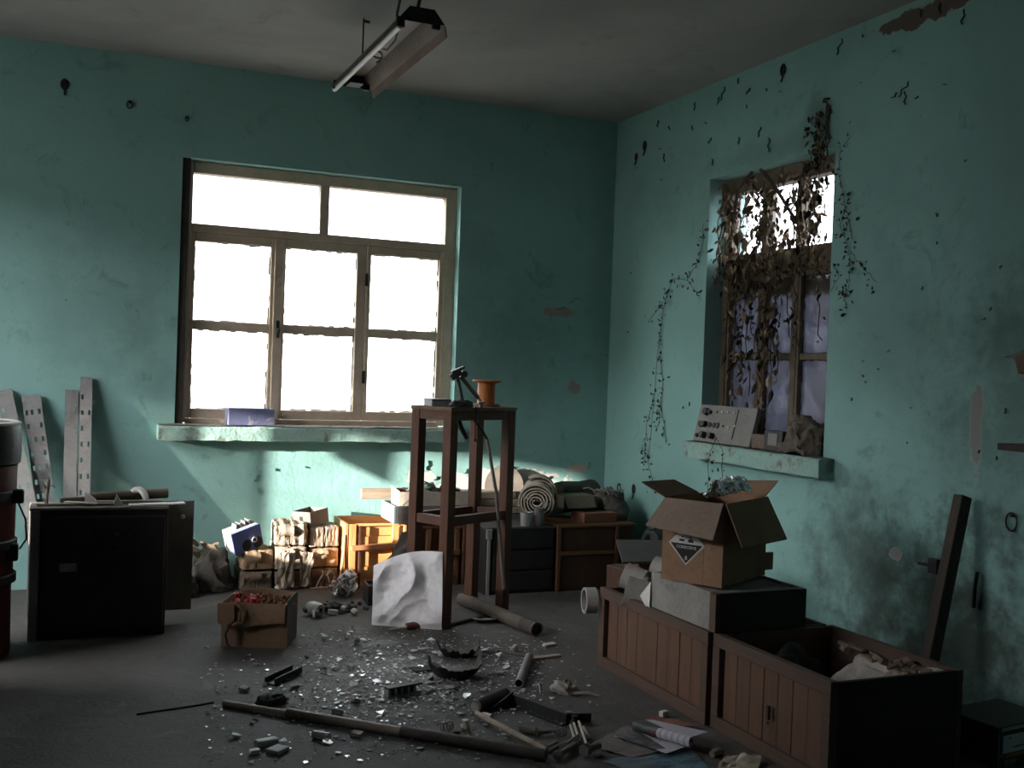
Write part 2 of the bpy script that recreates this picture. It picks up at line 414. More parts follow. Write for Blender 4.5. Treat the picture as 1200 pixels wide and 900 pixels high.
def pane(parent, axis, a0, a1, z0, z1, d, m, th=0.004):
    g = G()
    if axis == 'y': g.box((a0,d,z0),(a1,d+th,z1))
    else: g.box((d,a0,z0),(d+th,a1,z1))
    return g.put('pane', m, parent)
def member(g, axis, a0, a1, z0, z1, d0, d1):
    if axis == 'y': g.box((a0,d0,z0),(a1,d1,z1))
    else: g.box((d0,a0,z0),(d1,a1,z1))
def sash(parent, axis, a0, a1, z0, z1, d, panes_z, wl, wr_, mt, gm, th=0.042):
    """a casement: stiles, rails and glazing bar, with its two panes as sub-parts"""
    g = G(); zb, zm0, zm1, zt = panes_z
    member(g, axis, a0, a0+wl, z0, z1, d, d+th); member(g, axis, a1-wr_, a1, z0, z1, d, d+th)
    member(g, axis, a0+wl, a1-wr_, z0, zb, d, d+th); member(g, axis, a0+wl, a1-wr_, zt, z1, d, d+th)
    member(g, axis, a0+wl, a1-wr_, zm0, zm1, d+0.006, d+th)
    o = g.put('sash', mt, parent, bevel=0.004)
    for p, q in ((zb, zm0), (zm1, zt)):
        pane(o, axis, a0+wl-0.006, a1-wr_+0.006, p-0.006, q+0.006, d+th*0.6, gm)
    # ragged putty line along the glass
    g = G()
    for p, q in ((zb, zm0), (zm1, zt)):
        for (s0, s1, e0, e1) in ((a0+wl, a1-wr_, p, p), (a0+wl, a1-wr_, q, q), (a0+wl, a0+wl, p, q), (a1-wr_, a1-wr_, p, q)):
            n = 14; L = max(s1-s0, e1-e0)
            for i in range(n):
                if rnd.random() < 0.35: continue
                r = rnd.uniform(0.002, 0.007); t0 = i/n; t1 = (i+1)/n
                A, B = s0+(s1-s0)*t0, s0+(s1-s0)*t1; C, D = e0+(e1-e0)*t0, e0+(e1-e0)*t1
                if s0 == s1: A, B = A-r, A+r
                else: C, D = C-r, C+r
                member(g, axis, A, B, C, D, d+th*0.6-0.005, d+th*0.6+0.008)
    stuff(g.put('putty', M_jamb, o))
    return o

# window_1: back wall, cream casement window with two top lights over three two-pane casements
W1 = thing('window_1', 'big cream wooden window with eight bright panes in the back wall', 'window'); struct(W1)
d0, d1 = 0.075, 0.15
G().box((OB[0],0.012,0.90),(-2.645,d1,2.378)).put('jamb', M_jamb, W1, bevel=0.003, label='left jamb coloured dark for shade')
g = G()
member(g,'y',-2.645,-2.622,0.915,2.376,d0,d1); member(g,'y',-1.126,-1.058,0.915,2.376,d0,d1)
member(g,'y',-2.622,-1.126,2.312,2.376,d0,d1); member(g,'y',-2.622,-1.126,1.985,2.030,d0-0.006,d1)
member(g,'y',-2.622,-1.126,0.905,0.938,d0,d1); member(g,'y',-1.904,-1.850,2.030,2.312,d0,d1)
member(g,'y',-2.158,-2.108,0.938,1.985,d0-0.012,d1)
g.put('frame', M_frame, W1, bevel=0.004)
pane(W1,'y',-2.624,-1.902,2.028,2.314,0.11,M_glass); pane(W1,'y',-1.852,-1.124,2.028,2.314,0.11,M_glass)
Z1 = (0.994, 1.438, 1.490, 1.933)
sash(W1,'y',-2.641,-2.158,0.940,1.984,0.082,Z1,0.042,0.019,M_frame,M_glass)
sash(W1,'y',-2.126,-1.612,0.940,1.984,0.080,Z1,0.034,0.058,M_frame,M_glass)
sash(W1,'y',-1.608,-1.094,0.940,1.984,0.080,Z1,0.024,0.060,M_frame,M_glass)
g = G(); g.cbox((-2.132,0.055,1.46),(0.018,0.012,0.10)); g.cbox((-2.132,0.045,1.44),(0.012,0.022,0.05),(0.3,0,0.2)); g.put('latch', M_iron, W1, bevel=0.002)
for z in (1.20, 1.78): G().cbox((-1.610,0.076,z),(0.016,0.012,0.075)).put('hinge', M_iron, W1, bevel=0.002)
def cement_sill(parent, axis, a0, a1, z0, z1, front, back, mt):
    n = 30
    def ring(t):
        r = lambda: rnd.uniform(-0.004, 0.004)
        return [(front+r()*0.6, z0+r()), (front+r()*0.6, z1-0.01+r()), (front+0.012, z1+r()*0.5), (back, z1+0.004), (back, z0)]
    vs = []; fs = []
    for i in range(n+1):
        a = a0+(a1-a0)*i/n
        for (d, z) in ring(i/n): vs.append((a, d, z) if axis == 'y' else (-d, a, z))
    k = 5
    for i in range(n):
        for j in range(k):
            fs.append((i*k+j, i*k+(j+1)%k, (i+1)*k+(j+1)%k, (i+1)*k+j))
    fs += [tuple(range(k))[::-1], tuple(range(n*k, n*k+k))]
    g = G(); g.add(vs, fs); return g.put('window_sill', mt, parent)
s1 = cement_sill(W1,'y',-2.782,-1.022,0.828,0.906,-0.12,0.076,M_sill)
def dustlayer(parent, axis, a0, a1, d0, d1, z, seed):
    def fn(u, v):
        a = a0+(a1-a0)*u; d = d0+(d1-d0)*v
        h = z + 0.006*noise.noise(Vector((a*9, d*20, seed))) + 0.004*noise.noise(Vector((a*40, d*40, seed)))
        return (a, d, h) if axis == 'y' else (d, a, h)
    return stuff(G().grid(60, 8, fn).put('sill_dust', M_dust, parent, smooth=True))
dustlayer(s1,'y',-2.775,-1.03,-0.112,0.075,0.911,2)

# window_2: right wall, three top lights over three casements with filmed glass
W2 = thing('window_2', 'smaller brown wooden window overgrown with dead vines in the right wall', 'window'); struct(W2)
d0, d1 = 0.11, 0.18
g = G()
member(g,'x',-1.145,-1.10,0.90,2.37,d0,d1); member(g,'x',-2.135,-2.05,0.90,2.37,d0,d1)
member(g,'x',-2.05,-1.145,2.288,2.37,d0,d1); member(g,'x',-2.05,-1.145,1.83,1.945,d0-0.008,d1)
member(g,'x',-2.05,-1.145,0.90,0.945,d0,d1)
member(g,'x',-1.468,-1.428,1.945,2.288,d0+0.01,d1); member(g,'x',-1.748,-1.712,1.945,2.288,d0+0.01,d1)
g.put('frame', M_frame2, W2, bevel=0.004)
for a, c in ((-1.43,-1.143),(-1.714,-1.466),(-2.052,-1.746)): pane(W2,'x',a,c,1.943,2.290,0.15,M_glass_clear)
Z2 = (0.99, 1.378, 1.410, 1.80)
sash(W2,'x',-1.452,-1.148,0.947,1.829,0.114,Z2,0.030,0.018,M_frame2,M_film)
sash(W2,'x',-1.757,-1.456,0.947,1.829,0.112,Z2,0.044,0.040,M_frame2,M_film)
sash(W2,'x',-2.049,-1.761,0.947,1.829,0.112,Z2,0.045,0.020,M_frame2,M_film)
s2 = cement_sill(W2,'x',-2.215,-1.075,0.832,0.918,-0.09,0.11,M_sill)
for v in s2.data.vertices: v.co.x = v.co.x
# (axis x: the sill sticks out into the room, towards -x)
s2.data.transform(Matrix.Scale(-1, 4, (1,0,0))); s2.data.flip_normals()
dustlayer(s2,'x',-2.20,-1.085,-0.08,0.11,0.922,5)

# window_3: left wall, outside the picture, where the low sun comes in
W3 = thing('window_3', 'wooden window in the left wall that lets in the low sun', 'window'); struct(W3)
a0, a1, z0, z1 = OL; dx = XL-0.12; zt = 1.49   # the pane nearest the corner is caked with dirt
g = G()
member(g,'x',a0,a0+0.04,z0,z1,dx,dx+0.06); member(g,'x',a1-0.03,a1,z0,z1,dx,dx+0.06)
member(g,'x',a0,a1,z1-0.04,z1,dx,dx+0.06); member(g,'x',a0,a1,z0-0.02,z0+0.01,dx,dx+0.06)
member(g,'x',a0,a1,zt,zt+0.05,dx,dx+0.06)
for m_, w_ in ((-0.955,0.007),(-1.615,0.042),(-2.61,0.02)): member(g,'x',m_-w_,m_+w_,z0,z1,dx,dx+0.06)
g.put('frame', M_frame, W3, bevel=0.004)
for p, q in ((a0+0.035,-2.625),(-2.595,-1.635),(-1.605,-0.97),(-0.94,a1-0.025)):
    pane(W3,'x',p,q,zt+0.045,z1-0.035,dx+0.03,M_glass_clear)
    pane(W3,'x',p,q,z0+0.005,zt+0.005,dx+0.03,M_dirty if p > -0.95 else M_glass_clear)
def w3p(x0, z0_):   # where the sun that reaches the back wall at (x0, z0_) passes this window
    t = (x0-dx-0.03)/SUN_DIR.x
    return (dx+0.01, -SUN_DIR.y*t, z0_-SUN_DIR.z*t)
G().prism([w3p(-1.79,1.05), w3p(-1.79,0.705), w3p(-1.42,0.535), w3p(-1.36,1.05)], (0.012,0,0)).put('patch_board', M_frame, W3)  # unseen board added, its slanted edge shaped to cut the sun patch

for o in (W1, W2): o.location.z = -0.03   # sills sit 0.85 m above the floor
# ------------------------------------------------------------------ left side: steel uprights, drum, control cabinet
M_galv = mat('dull_galvanised', (0.38,0.375,0.37), (0.31,0.305,0.30), 12, 0.5, 0.12, metal=0.35, dirt=(0.13,0.12,0.11), dscale=5, dlo=0.55, dhi=0.8)
M_galv_d = mat('grey_painted_steel', (0.27,0.27,0.265), (0.22,0.22,0.215), 10, 0.55, 0.12, metal=0.2, dirt=(0.09,0.08,0.07), dscale=5)
def upright(label, top, foot, w, flange, cols, pitch, mt, name='steel_upright', plain=False, face=(0,-1,0), twist=0.0):
    """slotted channel: a web with real slot holes and two bent flanges"""
    top, foot = Vector(top), Vector(foot); L = (top-foot).length; z = (top-foot).normalized()
    f = Vector(face); f = (f - z*f.dot(z)).normalized(); x = f.cross(z)*-1
    if x.x < 0: x = -x
    y = z.cross(x)
    m = Matrix((x, y, z)).transposed().to_4x4() @ Matrix.Rotation(twist, 4, 'Z')
    t = thing(name, label, 'steel upright', foot, 0)
    g = G()
    if plain:
        g.box((-w/2,-0.0015,0),(w/2,0.0015,L))
    else:
        xs = [-w/2]
        for c in cols: xs += [c-0.006, c+0.006]
        xs.append(w/2); n = int(L/pitch); zs = [0.0]
        for i in range(n):
            zc = (i+0.5)*pitch; zs += [zc-0.013, zc+0.013]
        zs.append(L)
        nx, ny = len(xs)-1, len(zs)-1
        g.grid(nx, ny, lambda u, v: (xs[round(u*nx)], -0.0015, zs[round(v*ny)]), 0.003,
               lambda i, j: not (i % 2 == 1 and j % 2 == 1 and not ((i//2) % 2 == 1 and (j//2) % 2 == 0)))
    g.mul(m); g.put('web', mt, t)
    for s in (-1, 1):
        g = G().box((s*w/2-0.0015,-0.0015,0),(s*w/2+0.0015,flange,L)); g.mul(m); g.put('flange', mt, t)
    return t
r1 = upright('tall perforated steel upright leaning on the back wall right of its plain mate', (-3.148,-0.03,1.125), (-3.146,-0.36,0), 0.056, 0.03, (-0.017,0.017), 0.085, M_galv)
g = G().box((-0.024,-0.02,0),(0.024,0.004,0.03)); 
upright('plain grey steel channel without holes leaning beside the tallest upright', (-3.217,-0.03,1.055), (-3.214,-0.36,0), 0.062, 0.025, (), 0.1, M_galv_d, plain=True)
upright('wide grey perforated upright leaning to the left of the tall pair', (-3.415,-0.03,1.02), (-3.25,-0.42,0), 0.088, 0.03, (-0.030,-0.005,0.030), 0.075, M_galv_d)
upright('perforated upright furthest left, partly hidden by the drum', (-3.545,-0.03,1.045), (-3.29,-0.50,0), 0.075, 0.03, (-0.02,0.02), 0.085, M_galv_d)

# drum at the picture's left edge
M_red = mat('dull_red_enamel', (0.11,0.022,0.014), (0.075,0.017,0.012), 8, 0.45, 0.1, dirt=(0.05,0.03,0.025), dscale=6)
M_black = mat('black_plastic', (0.022,0.022,0.022), (0.016,0.016,0.016), 10, 0.5, 0.1)
t = thing('steel_drum', 'dull red drum with a black top band and pale rim at the left edge', 'drum', (-3.62,-1.30,0))
G().lathe([(0.17,0.0),(0.175,0.02),(0.172,0.30),(0.178,0.31),(0.176,0.46),(0.180,0.47),(0.183,0.78)], 40).put('body', M_red, t, smooth=True)
G().lathe([(0.186,0.785),(0.194,0.79),(0.196,0.83),(0.196,0.91),(0.190,0.945),(0.178,0.945),(0.178,0.79)], 40, close=False).put('top_band', M_black, t, smooth=True, label='black band around the top')
M_pale = mat('pale_enamel', (0.75,0.72,0.68), (0.62,0.60,0.57), 8, 0.35, 0.05)
G().lathe([(0.150,0.944),(0.176,0.9445),(0.192,0.947),(0.194,0.955),(0.178,0.962),(0.152,0.956)], 40, close=False).put('rim', M_pale, t, smooth=True, label='pale rim')
G().lathe([(0.0,0.93),(0.175,0.93),(0.175,0.936),(0.0,0.936)], 32, close=False).put('lid', M_black, t)
for z in (0.64, 0.44, 0.30):
    G().lathe([(0.181,z),(0.190,z+0.004),(0.190,z+0.035),(0.181,z+0.04)], 40, close=False).put('clamp_ring', M_black, t, smooth=True)
G().cbox((0.187,-0.05,0.655),(0.05,0.05,0.055)).put('clamp', M_black, t, bevel=0.008)
G().cbox((0.172,-0.07,0.43),(0.05,0.05,0.07)).put('clamp', M_black, t, bevel=0.01)
G().tube([(0.19,-0.05,0.63),(0.22,-0.06,0.56),(0.225,-0.06,0.48),(0.20,-0.06,0.44)], 0.004, 6).put('cable', M_black, t, smooth=True)

# unseen blockers added beyond the left edge of the picture to shade the floor
M_blocker = wood('shade_blocker_wood', (0.06,0.045,0.035), (0.045,0.034,0.027), 'z', 7, 0.7)
def shade_blocker(label, loc, L, hh):
    t = thing('shade_blocker', label, 'shade_blocker', loc)
    G().box((0,0,0.06),(0.42,L,hh-0.02)).put('body', M_blocker, t, bevel=0.004); G().box((-0.01,-0.01,hh-0.02),(0.43,L+0.01,hh)).put('top', M_blocker, t, bevel=0.003)
    for y in (0.0, L/2): G().box((0.42,y+0.01,0.08),(0.435,y+L/2-0.01,hh-0.04)).put('door', M_blocker, t, bevel=0.003)
    for x in (0,0.36):
        for y in (0,L-0.06): G().box((x,y,0),(x+0.06,y+0.06,0.06)).put('leg', M_blocker, t)
shade_blocker('low dark shade blocker added beside the left wall, outside the picture', (-4.10,-2.70,0), 0.98, 0.98)
shade_blocker('taller dark shade blocker added beside the left wall, nearer than the low one and outside the picture', (-4.10,-3.75,0), 1.0, 1.42)

# black control cabinet standing in front of the uprights
M_cab = mat('black_cabinet_paint', (0.020,0.020,0.020), (0.015,0.015,0.015), 6, 0.6, 0.08, dirt=(0.035,0.033,0.03), dscale=4)
M_cabtop = mat('dusty_cabinet_steel', (0.25,0.225,0.20), (0.17,0.155,0.14), 9, 0.7, 0.15)
CA = Vector((-3.385,-1.125,0)); cang = -0.01
t = thing('control_cabinet', 'black steel control cabinet with a wider back plate, standing by the uprights', 'cabinet', CA, cang)
W_, D_, Hc = 0.565, 0.20, 0.575
G().box((0,0,0.0),(W_,D_,Hc-0.012)).put('body', M_cab, t, bevel=0.004)
G().box((-0.005,-0.005,Hc-0.012),(W_+0.004,D_+0.01,Hc)).put('top_plate', M_cabtop, t, bevel=0.003, label='dusty grey top')
G().box((0.045,-0.018,0.03),(W_-0.01,0.002,Hc-0.035)).put('door', M_cab, t, bevel=0.010)
G().box((0.0,-0.012,0.0),(0.038,0.004,Hc-0.01)).put('side_flange', M_galv_d, t, bevel=0.004, label='grey edge strip')
G().box((-0.01,D_,0.06),(W_+0.135,D_+0.012,Hc-0.001)).put('back_plate', M_cabtop, t, bevel=0.002, label='wide brown-grey back plate')
G().lathe([(0,0),(0.011,0),(0.011,0.006),(0.006,0.012),(0,0.012)], 12, Matrix.Translation((W_+0.085,D_,Hc-0.075)) @ Matrix.Rotation(pi/2,4,'X')).put('bolt', M_pale, t, smooth=True)
for r in range(3):
    for c in range(4):
        G().lathe([(0,0),(0.013,0),(0.010,0.016),(0,0.016)], 10, Matrix.Translation((0.24+c*0.055,-0.018,0.46-r*0.075)) @ Matrix.Rotation(pi/2,4,'X')).put('knob', M_black, t, smooth=True)
G().box((0.12,-0.024,0.30),(0.19,-0.016,0.335)).put('name_plate', M_galv_d, t); G().box((0.25,-0.026,0.12),(0.30,-0.016,0.15)).put('lock', M_black, t)
def oncab(x, y, z=0.0): return CA + rotz((x, y, 0), cang) + Vector((0,0,Hc+z))
M_white = mat('offwhite_plastic', (0.72,0.70,0.66), (0.60,0.58,0.55), 10, 0.5, 0.1)
M_oldwood = wood('grey_old_wood', (0.16,0.125,0.095), (0.10,0.08,0.06), 'x', 10, 0.8)
M_palewood = wood('pale_dusty_wood', (0.42,0.36,0.28), (0.30,0.25,0.19), 'x', 10, 0.8)
tag(G().box((-0.10,-0.018,0),(0.24,0.018,0.010)).put('thin_batten', M_palewood, None, bevel=0.002), 'pale thin slat at the left end of the cabinet top', 'slat', loc=oncab(0.12,0.075), rot=(0,0,cang))
tag(G().box((0,-0.012,0),(0.16,0.012,0.022)).put('wood_batten', M_oldwood, None, bevel=0.003), 'short square wooden batten on the cabinet top by the white bracket', 'wood', loc=oncab(0.115,0.165,0.0), rot=(0,-0.05,cang+0.05))
tag(G().tube([(0,0,0.024),(0.34,0.0,0.030)], 0.023, 12).put('wooden_rod', M_oldwood, None, smooth=True), 'brown round rod lying across the cabinet top under the white arch', 'rod', loc=oncab(0.24,0.155,0.0), rot=(0,-0.02,cang+0.12))
tag(G().box((0,-0.02,0),(0.30,0.02,0.016)).put('wood_batten', M_cabtop, None, bevel=0.002), 'flat dark batten in front of the brown rod on the cabinet', 'wood', loc=oncab(0.25,0.105), rot=(0,0,cang))
t = thing('white_bracket', 'white angle bracket standing on the left half of the cabinet top', 'bracket', oncab(0.215,0.06,0.010), cang-0.5)
G().prism([(0,0,0),(0.055,0,0),(0.05,0,0.02),(0.0,0,0.055)], (0,0.006,0)).put('upright_plate', M_white, t, bevel=0.001)
G().box((-0.09,-0.015,0),(0.055,0.015,0.006)).put('foot_plate', M_white, t, bevel=0.001)
tag(G().prism([(0,0,0),(0.045,0,0),(0.012,0,0.05)], (0.0,0.02,0)).put('plastic_wedge', M_white, None, bevel=0.001), 'small white triangular wedge on the middle of the cabinet top', 'wedge', loc=oncab(0.335,0.045), rot=(0,0,cang))
g = G(); g.tube([(0.052*math.cos(a), 0, 0.06*math.sin(a)) for a in [pi*i/14 for i in range(15)]], 0.0145, 10)
tag(g.put('plastic_arch', M_white, None, smooth=True), 'white half ring standing like an arch over the brown rod', 'half ring', loc=oncab(0.445,0.15), rot=(0,0,cang-0.9))
tag(G().box((0,-0.03,0),(0.24,0.03,0.007)).put('plastic_strip', M_white, None, bevel=0.001), 'flat white strip at the right end of the cabinet top', 'strip', loc=oncab(0.40,0.035,0.0), rot=(0,-0.02,cang+0.05))
t = thing('twisted_hook', 'small pale twig-like hook standing on the left corner of the cabinet', 'hook', oncab(0.06,0.07,-0.0005))
G().tube([(0,0,0),(0.002,0,0.05),(0.006,0,0.085),(0.008,0.0,0.115)], [0.008,0.006,0.007,0.005], 8).put('stem', M_palewood, t, smooth=True)
G().tube([(0.004,0,0.075),(-0.012,0,0.09),(-0.018,0,0.108)], [0.005,0.005,0.003], 7).put('prong', M_palewood, t, smooth=True)
G().tube([(0.006,0,0.085),(0.02,0,0.092),(0.034,0,0.082)], 0.002, 6).put('wire', M_iron, t, smooth=True)
G().box((-0.035,-0.012,0),(0.02,0.012,0.008)).put('base', M_cabtop, t, bevel=0.002)
# ------------------------------------------------------------------ parcels and boxes against the back wall
M_kraft = mat('kraft_paper', (0.43,0.30,0.18), (0.33,0.225,0.135), 7, 0.85, 0.25, dirt=(0.20,0.145,0.10), dscale=7)
M_kraft2 = mat('pale_kraft_paper', (0.43,0.36,0.28), (0.34,0.28,0.215), 7, 0.85, 0.25, dirt=(0.26,0.215,0.17), dscale=7)
M_kraft3 = mat('dirty_kraft_paper', (0.24,0.185,0.14), (0.17,0.13,0.10), 7, 0.9, 0.3, dirt=(0.09,0.07,0.055), dscale=7)
M_string = mat('hemp_string', (0.45,0.38,0.28), (0.35,0.29,0.21), 30, 0.9, 0.2)
M_card = mat('cardboard', (0.36,0.235,0.150), (0.29,0.19,0.12), 6, 0.85, 0.12, dirt=(0.16,0.115,0.085), dscale=5)
M_card_in = mat('cardboard_inside', (0.25,0.165,0.11), (0.20,0.13,0.09), 6, 0.9, 0.12)
M_greycard = mat('grey_board', (0.22,0.195,0.175), (0.16,0.142,0.128), 8, 0.85, 0.15, dirt=(0.10,0.09,0.08))
def p_n(f): return Vector(((0,-1,0),(1,0,0),(0,1,0),(-1,0,0),(0,0,1),(0,0,-1))[f])
def parcel(name, label, loc, size, mt, rz=0.0, crump=0.010, seed=1.0, group=None, pleats=0, band=True, tear=True):
    """paper-wrapped bundle: a creased soft box with folded ends and a string"""
    t = thing(name, label, 'parcel', loc, rz, group); sx, sy, sz = size
    g = G(); n = 16
    def cube(face):
        def fn(u, v):
            a, b = u*2-1, v*2-1
            p = {0:(a,-1,b),1:(1,a,b),2:(-a,1,b),3:(-1,-a,b),4:(a,b,1),5:(a,-b,-1)}[face]
            # rounded soft edges
            q = Vector(p); r = 0.10
            s = Vector((max(-1+r,min(1-r,q.x)), max(-1+r,min(1-r,q.y)), max(-1+r,min(1-r,q.z))))
            d = q-s; q = s + (d.normalized()*r if d.length > r else d)
            q = Vector((q.x*sx/2, q.y*sy/2, q.z*sz/2))
            w1 = noise.noise_vector(q*16+Vector((seed,seed*2,0)))
            w2 = noise.noise(q*42+Vector((0,seed,seed))); w3 = noise.noise(q*8+Vector((seed,0,3)))
            cr = abs(noise.noise(q*24+Vector((seed*3,1,2))))
            q = q + w1*crump*0.45 + p_n(face)*(w2*crump*0.16 + (0.2-cr)*crump*0.75 + w3*crump*0.5)
            if pleats: q = q + p_n(face)*(math.sin(q.x*pleats)*0.0035 if face in (0,2,4) else 0)
            if band:
                q = q - p_n(face)*0.010*math.exp(-((q.x/(sx*0.035))**2))
            q.z += sz/2
            if q.z < 0.002: q.z = 0.002
            return q
        return fn
    for f in range(6): g.grid(n, n, cube(f))
    o = g.put('wrapping', mt, t)
    m = o.modifiers.new('weld', 'WELD'); m.merge_threshold = 0.004
    if band:
        w = 0.006; e = 0.5
        G().tube([(0,-sy*0.5+0.004,0.01),(0,-sy*0.5,sz*0.5),(0,-sy*0.44,sz*0.97),(0,0,sz*0.99),(0,sy*0.44,sz*0.97),(0,sy*0.5,sz*0.5)], 0.0025, 6).put('string', M_string, t)
    if tear:
        # a loose fold of the wrapper standing off the front
        def fold(u, v):
            x = (-0.42+0.5*u)*sx; z = sz*(0.95-0.5*v); y = -sy*0.5-0.006-0.016*math.sin(v*pi)*(0.4+u)
            return Vector((x, y, z)) + noise.noise_vector(Vector((x*25+seed, z*25, seed)))*0.008
        G().grid(7, 7, fold, 0.0015).put('loose_flap', mt, t)
    return t
Y0 = -0.30
# bottom row, middle row, top row of the stack
pr = 'kraft paper parcels stacked by the back wall'
D = 0.26; yc = Y0 + D/2
parcel('paper_parcel','dim brown paper parcel at floor level under the sun-spotted parcel',(-2.265,yc+0.01,0),(0.170,D-0.02,0.100),M_kraft3,0.03,0.012,1.1,pr)
parcel('paper_parcel','torn brown paper parcel at floor level in the middle column of the stack',(-2.085,yc-0.01,0),(0.150,D-0.02,0.100),M_kraft3,-0.05,0.016,2.3,pr)
parcel('paper_parcel','crumpled brown paper parcel at floor level beside the orange wooden cabinet',(-1.905,yc,0),(0.165,D-0.02,0.104),M_kraft3,0.04,0.016,3.7,pr)
parcel('paper_parcel','golden brown parcel with spots of sun, below the blue box',(-2.262,yc+0.01,0.108),(0.165,D-0.02,0.108),M_kraft,0.02,0.010,4.2,pr)
parcel('paper_parcel','pale crumpled parcel with hanging torn paper in the middle of the stack',(-2.082,yc-0.01,0.108),(0.165,D-0.02,0.122),M_kraft2,-0.04,0.014,5.9,pr)
parcel('paper_parcel','neat yellow-brown parcel with a string groove, next to the wooden cabinet',(-1.900,yc,0.112),(0.162,D-0.02,0.104),M_kraft,0.02,0.006,6.4,pr)
parcel('paper_parcel','striped pale bundle at the top right of the parcel stack',(-1.902,yc,0.224),(0.165,D-0.02,0.112),M_kraft2,0.03,0.008,7.7,pr,pleats=300,tear=False)
parcel('paper_parcel','cream parcel gathered at the neck at the top left of the stack',(-2.075,yc-0.01,0.240),(0.175,D-0.02,0.118),M_kraft2,-0.10,0.014,8.1,pr,pleats=120)
# torn paper hanging down the front of the stack
g = G()
for k in range(5):
    x0 = -2.14+rnd.uniform(-0.02,0.16); 
    def fn(u, v, x0=x0, k=k):
        return Vector((x0+(u-0.5)*0.055*(1-0.3*v), Y0-0.03-0.02*math.sin(v*3+k)-0.01*u, 0.21-0.19*v)) + noise.noise_vector(Vector((u*3+k*5, v*4, k)))*0.014
    g.grid(5, 10, fn, 0.0012)
tag(g.put('torn_paper', M_kraft2, None), 'long strips of torn wrapping paper hanging down the middle of the stack', 'paper')
t = thing('string_tangle', 'loose pale cords lying at the foot of the parcel stack', 'cord', (-1.86,-0.36,0))
for k in range(6):
    a = rnd.uniform(0, 2); p0 = Vector((rnd.uniform(-0.10,0.08), rnd.uniform(-0.02,0.04), 0.006))
    pts = [p0 + Vector((0.035*i*math.cos(a)+0.02*math.sin(i*1.3+k), -0.012*i*math.sin(a*0.5), 0.10*math.exp(-((i-3-k%3)/2.0)**2)+0.004)) for i in range(-2,6)]
    G().tube(pts, 0.0035, 6).put('cord', M_string, t, smooth=True)

def open_box(name, label, cat, loc, rz, size, th, mt, mt_in=None, rot=None, bottom=True, taper=0.0):
    """box without a lid: four wall panels and a bottom, each a part"""
    t = thing(name, label, cat, loc, rz, rot=rot); sx, sy, sz = size
    G().box((-sx/2,-sy/2,0),(sx/2,-sy/2+th,sz)).put('front_panel', mt, t, bevel=min(th*0.3,0.002))
    G().box((-sx/2,sy/2-th,0),(sx/2,sy/2,sz)).put('back_panel', mt, t, bevel=min(th*0.3,0.002))
    for s in (-1,1):
        G().box((s*sx/2-(th if s>0 else 0),-sy/2+th,0),(s*sx/2+(0 if s>0 else th),sy/2-th,sz)).put('side_panel', mt, t, bevel=min(th*0.3,0.002))
    if bottom: G().box((-sx/2+th,-sy/2+th,0),(sx/2-th,sy/2-th,th)).put('bottom_panel', mt_in or mt, t)
    return t
t = open_box('open_grey_box','small open grey-brown box with slots, on top of the parcel stack','box',(-1.952,-0.175,0.338),0.40,(0.150,0.135,0.082),0.006,M_greycard,rot=(-0.05,-0.10,0.62))
for s in (-1,1): G().box((s*0.075-0.001,-0.012,0.03),(s*0.075+0.001,0.012,0.055)).put('hand_slot', M_black, t)
# blue box tipped over on the parcels
M_blue = mat('blue_paint', (0.16,0.22,0.50), (0.12,0.17,0.41), 8, 0.5, 0.12, dirt=(0.06,0.06,0.12), dscale=9, dlo=0.6, dhi=0.72)
M_greyblue = mat('grey_paint', (0.40,0.40,0.40), (0.32,0.32,0.32), 8, 0.6, 0.12, dirt=(0.2,0.19,0.18))
t = thing('blue_meter_box', 'blue box with two dark holes, tipped on the parcels by the wall', 'box', (-2.335,-0.22,0.262), rot=(0.12,-0.30,0.28))
G().box((-0.085,-0.06,-0.04),(0.085,0.05,0.085)).put('body', M_greyblue, t, bevel=0.006, label='grey box body')
G().box((-0.087,-0.068,-0.042),(0.087,-0.058,0.087)).put('front_plate', M_blue, t, bevel=0.003, label='blue front plate')
RX = Matrix.Rotation(pi/2,4,'X')
for (x, z, r, mm) in ((-0.01,-0.005,0.026,M_black),(0.055,-0.012,0.026,M_black)):
    g = G().lathe([(0,0),(r,0),(r,0.002),(0,0.002)], 20, Matrix.Translation((x,-0.068,z)) @ Matrix.Rotation(0.4,4,'Y') @ Matrix.Scale(1.25,4,(0,0,1)) @ RX); g.put('hole', mm, t)
G().lathe([(0.008,0),(0.016,0),(0.016,0.010),(0.008,0.010)], 16, Matrix.Translation((0.036,-0.068,0.012)) @ RX, close=False).put('white_ring', M_white, t, smooth=True, label='white ring socket')
for i in range(4): G().cbox((-0.03+i*0.026,0.0,0.095),(0.006,0.05,0.03),(0,rnd.uniform(-.4,.4),0)).put('terminal', M_galv, t)

# heap of tarpaulin and sacks left of the parcels
M_tarp = mat('olive_tarp', (0.115,0.105,0.09), (0.08,0.073,0.063), 8, 0.9, 0.3, dirt=(0.045,0.04,0.036))
def cloth_lump(name, label, cat, loc, size, mt, seed, amp=0.03, n=34, rz=0.0, group=None, fold=14):
    sx, sy, sz = size
    def fn(u, v):
        a = u*2*pi; e = v*pi*0.56
        r = math.sin(e)**0.8; h = max(math.cos(e), -0.02)
        q = Vector((math.cos(a)*r*sx/2, math.sin(a)*r*sy/2, h*sz))
        f = noise.noise_vector(q*fold+Vector((seed,seed,seed)))*amp + q.normalized()*abs(noise.noise(q*fold*1.6+Vector((seed*2,3,1))))*amp*1.3
        q = q + f; q.z = max(q.z, 0.001); return q
    o = G().grid(n*2, n, fn).put(name, mt, None, smooth=True, angle=50)
    return tag(o, label, cat, group, loc, (0,0,rz))
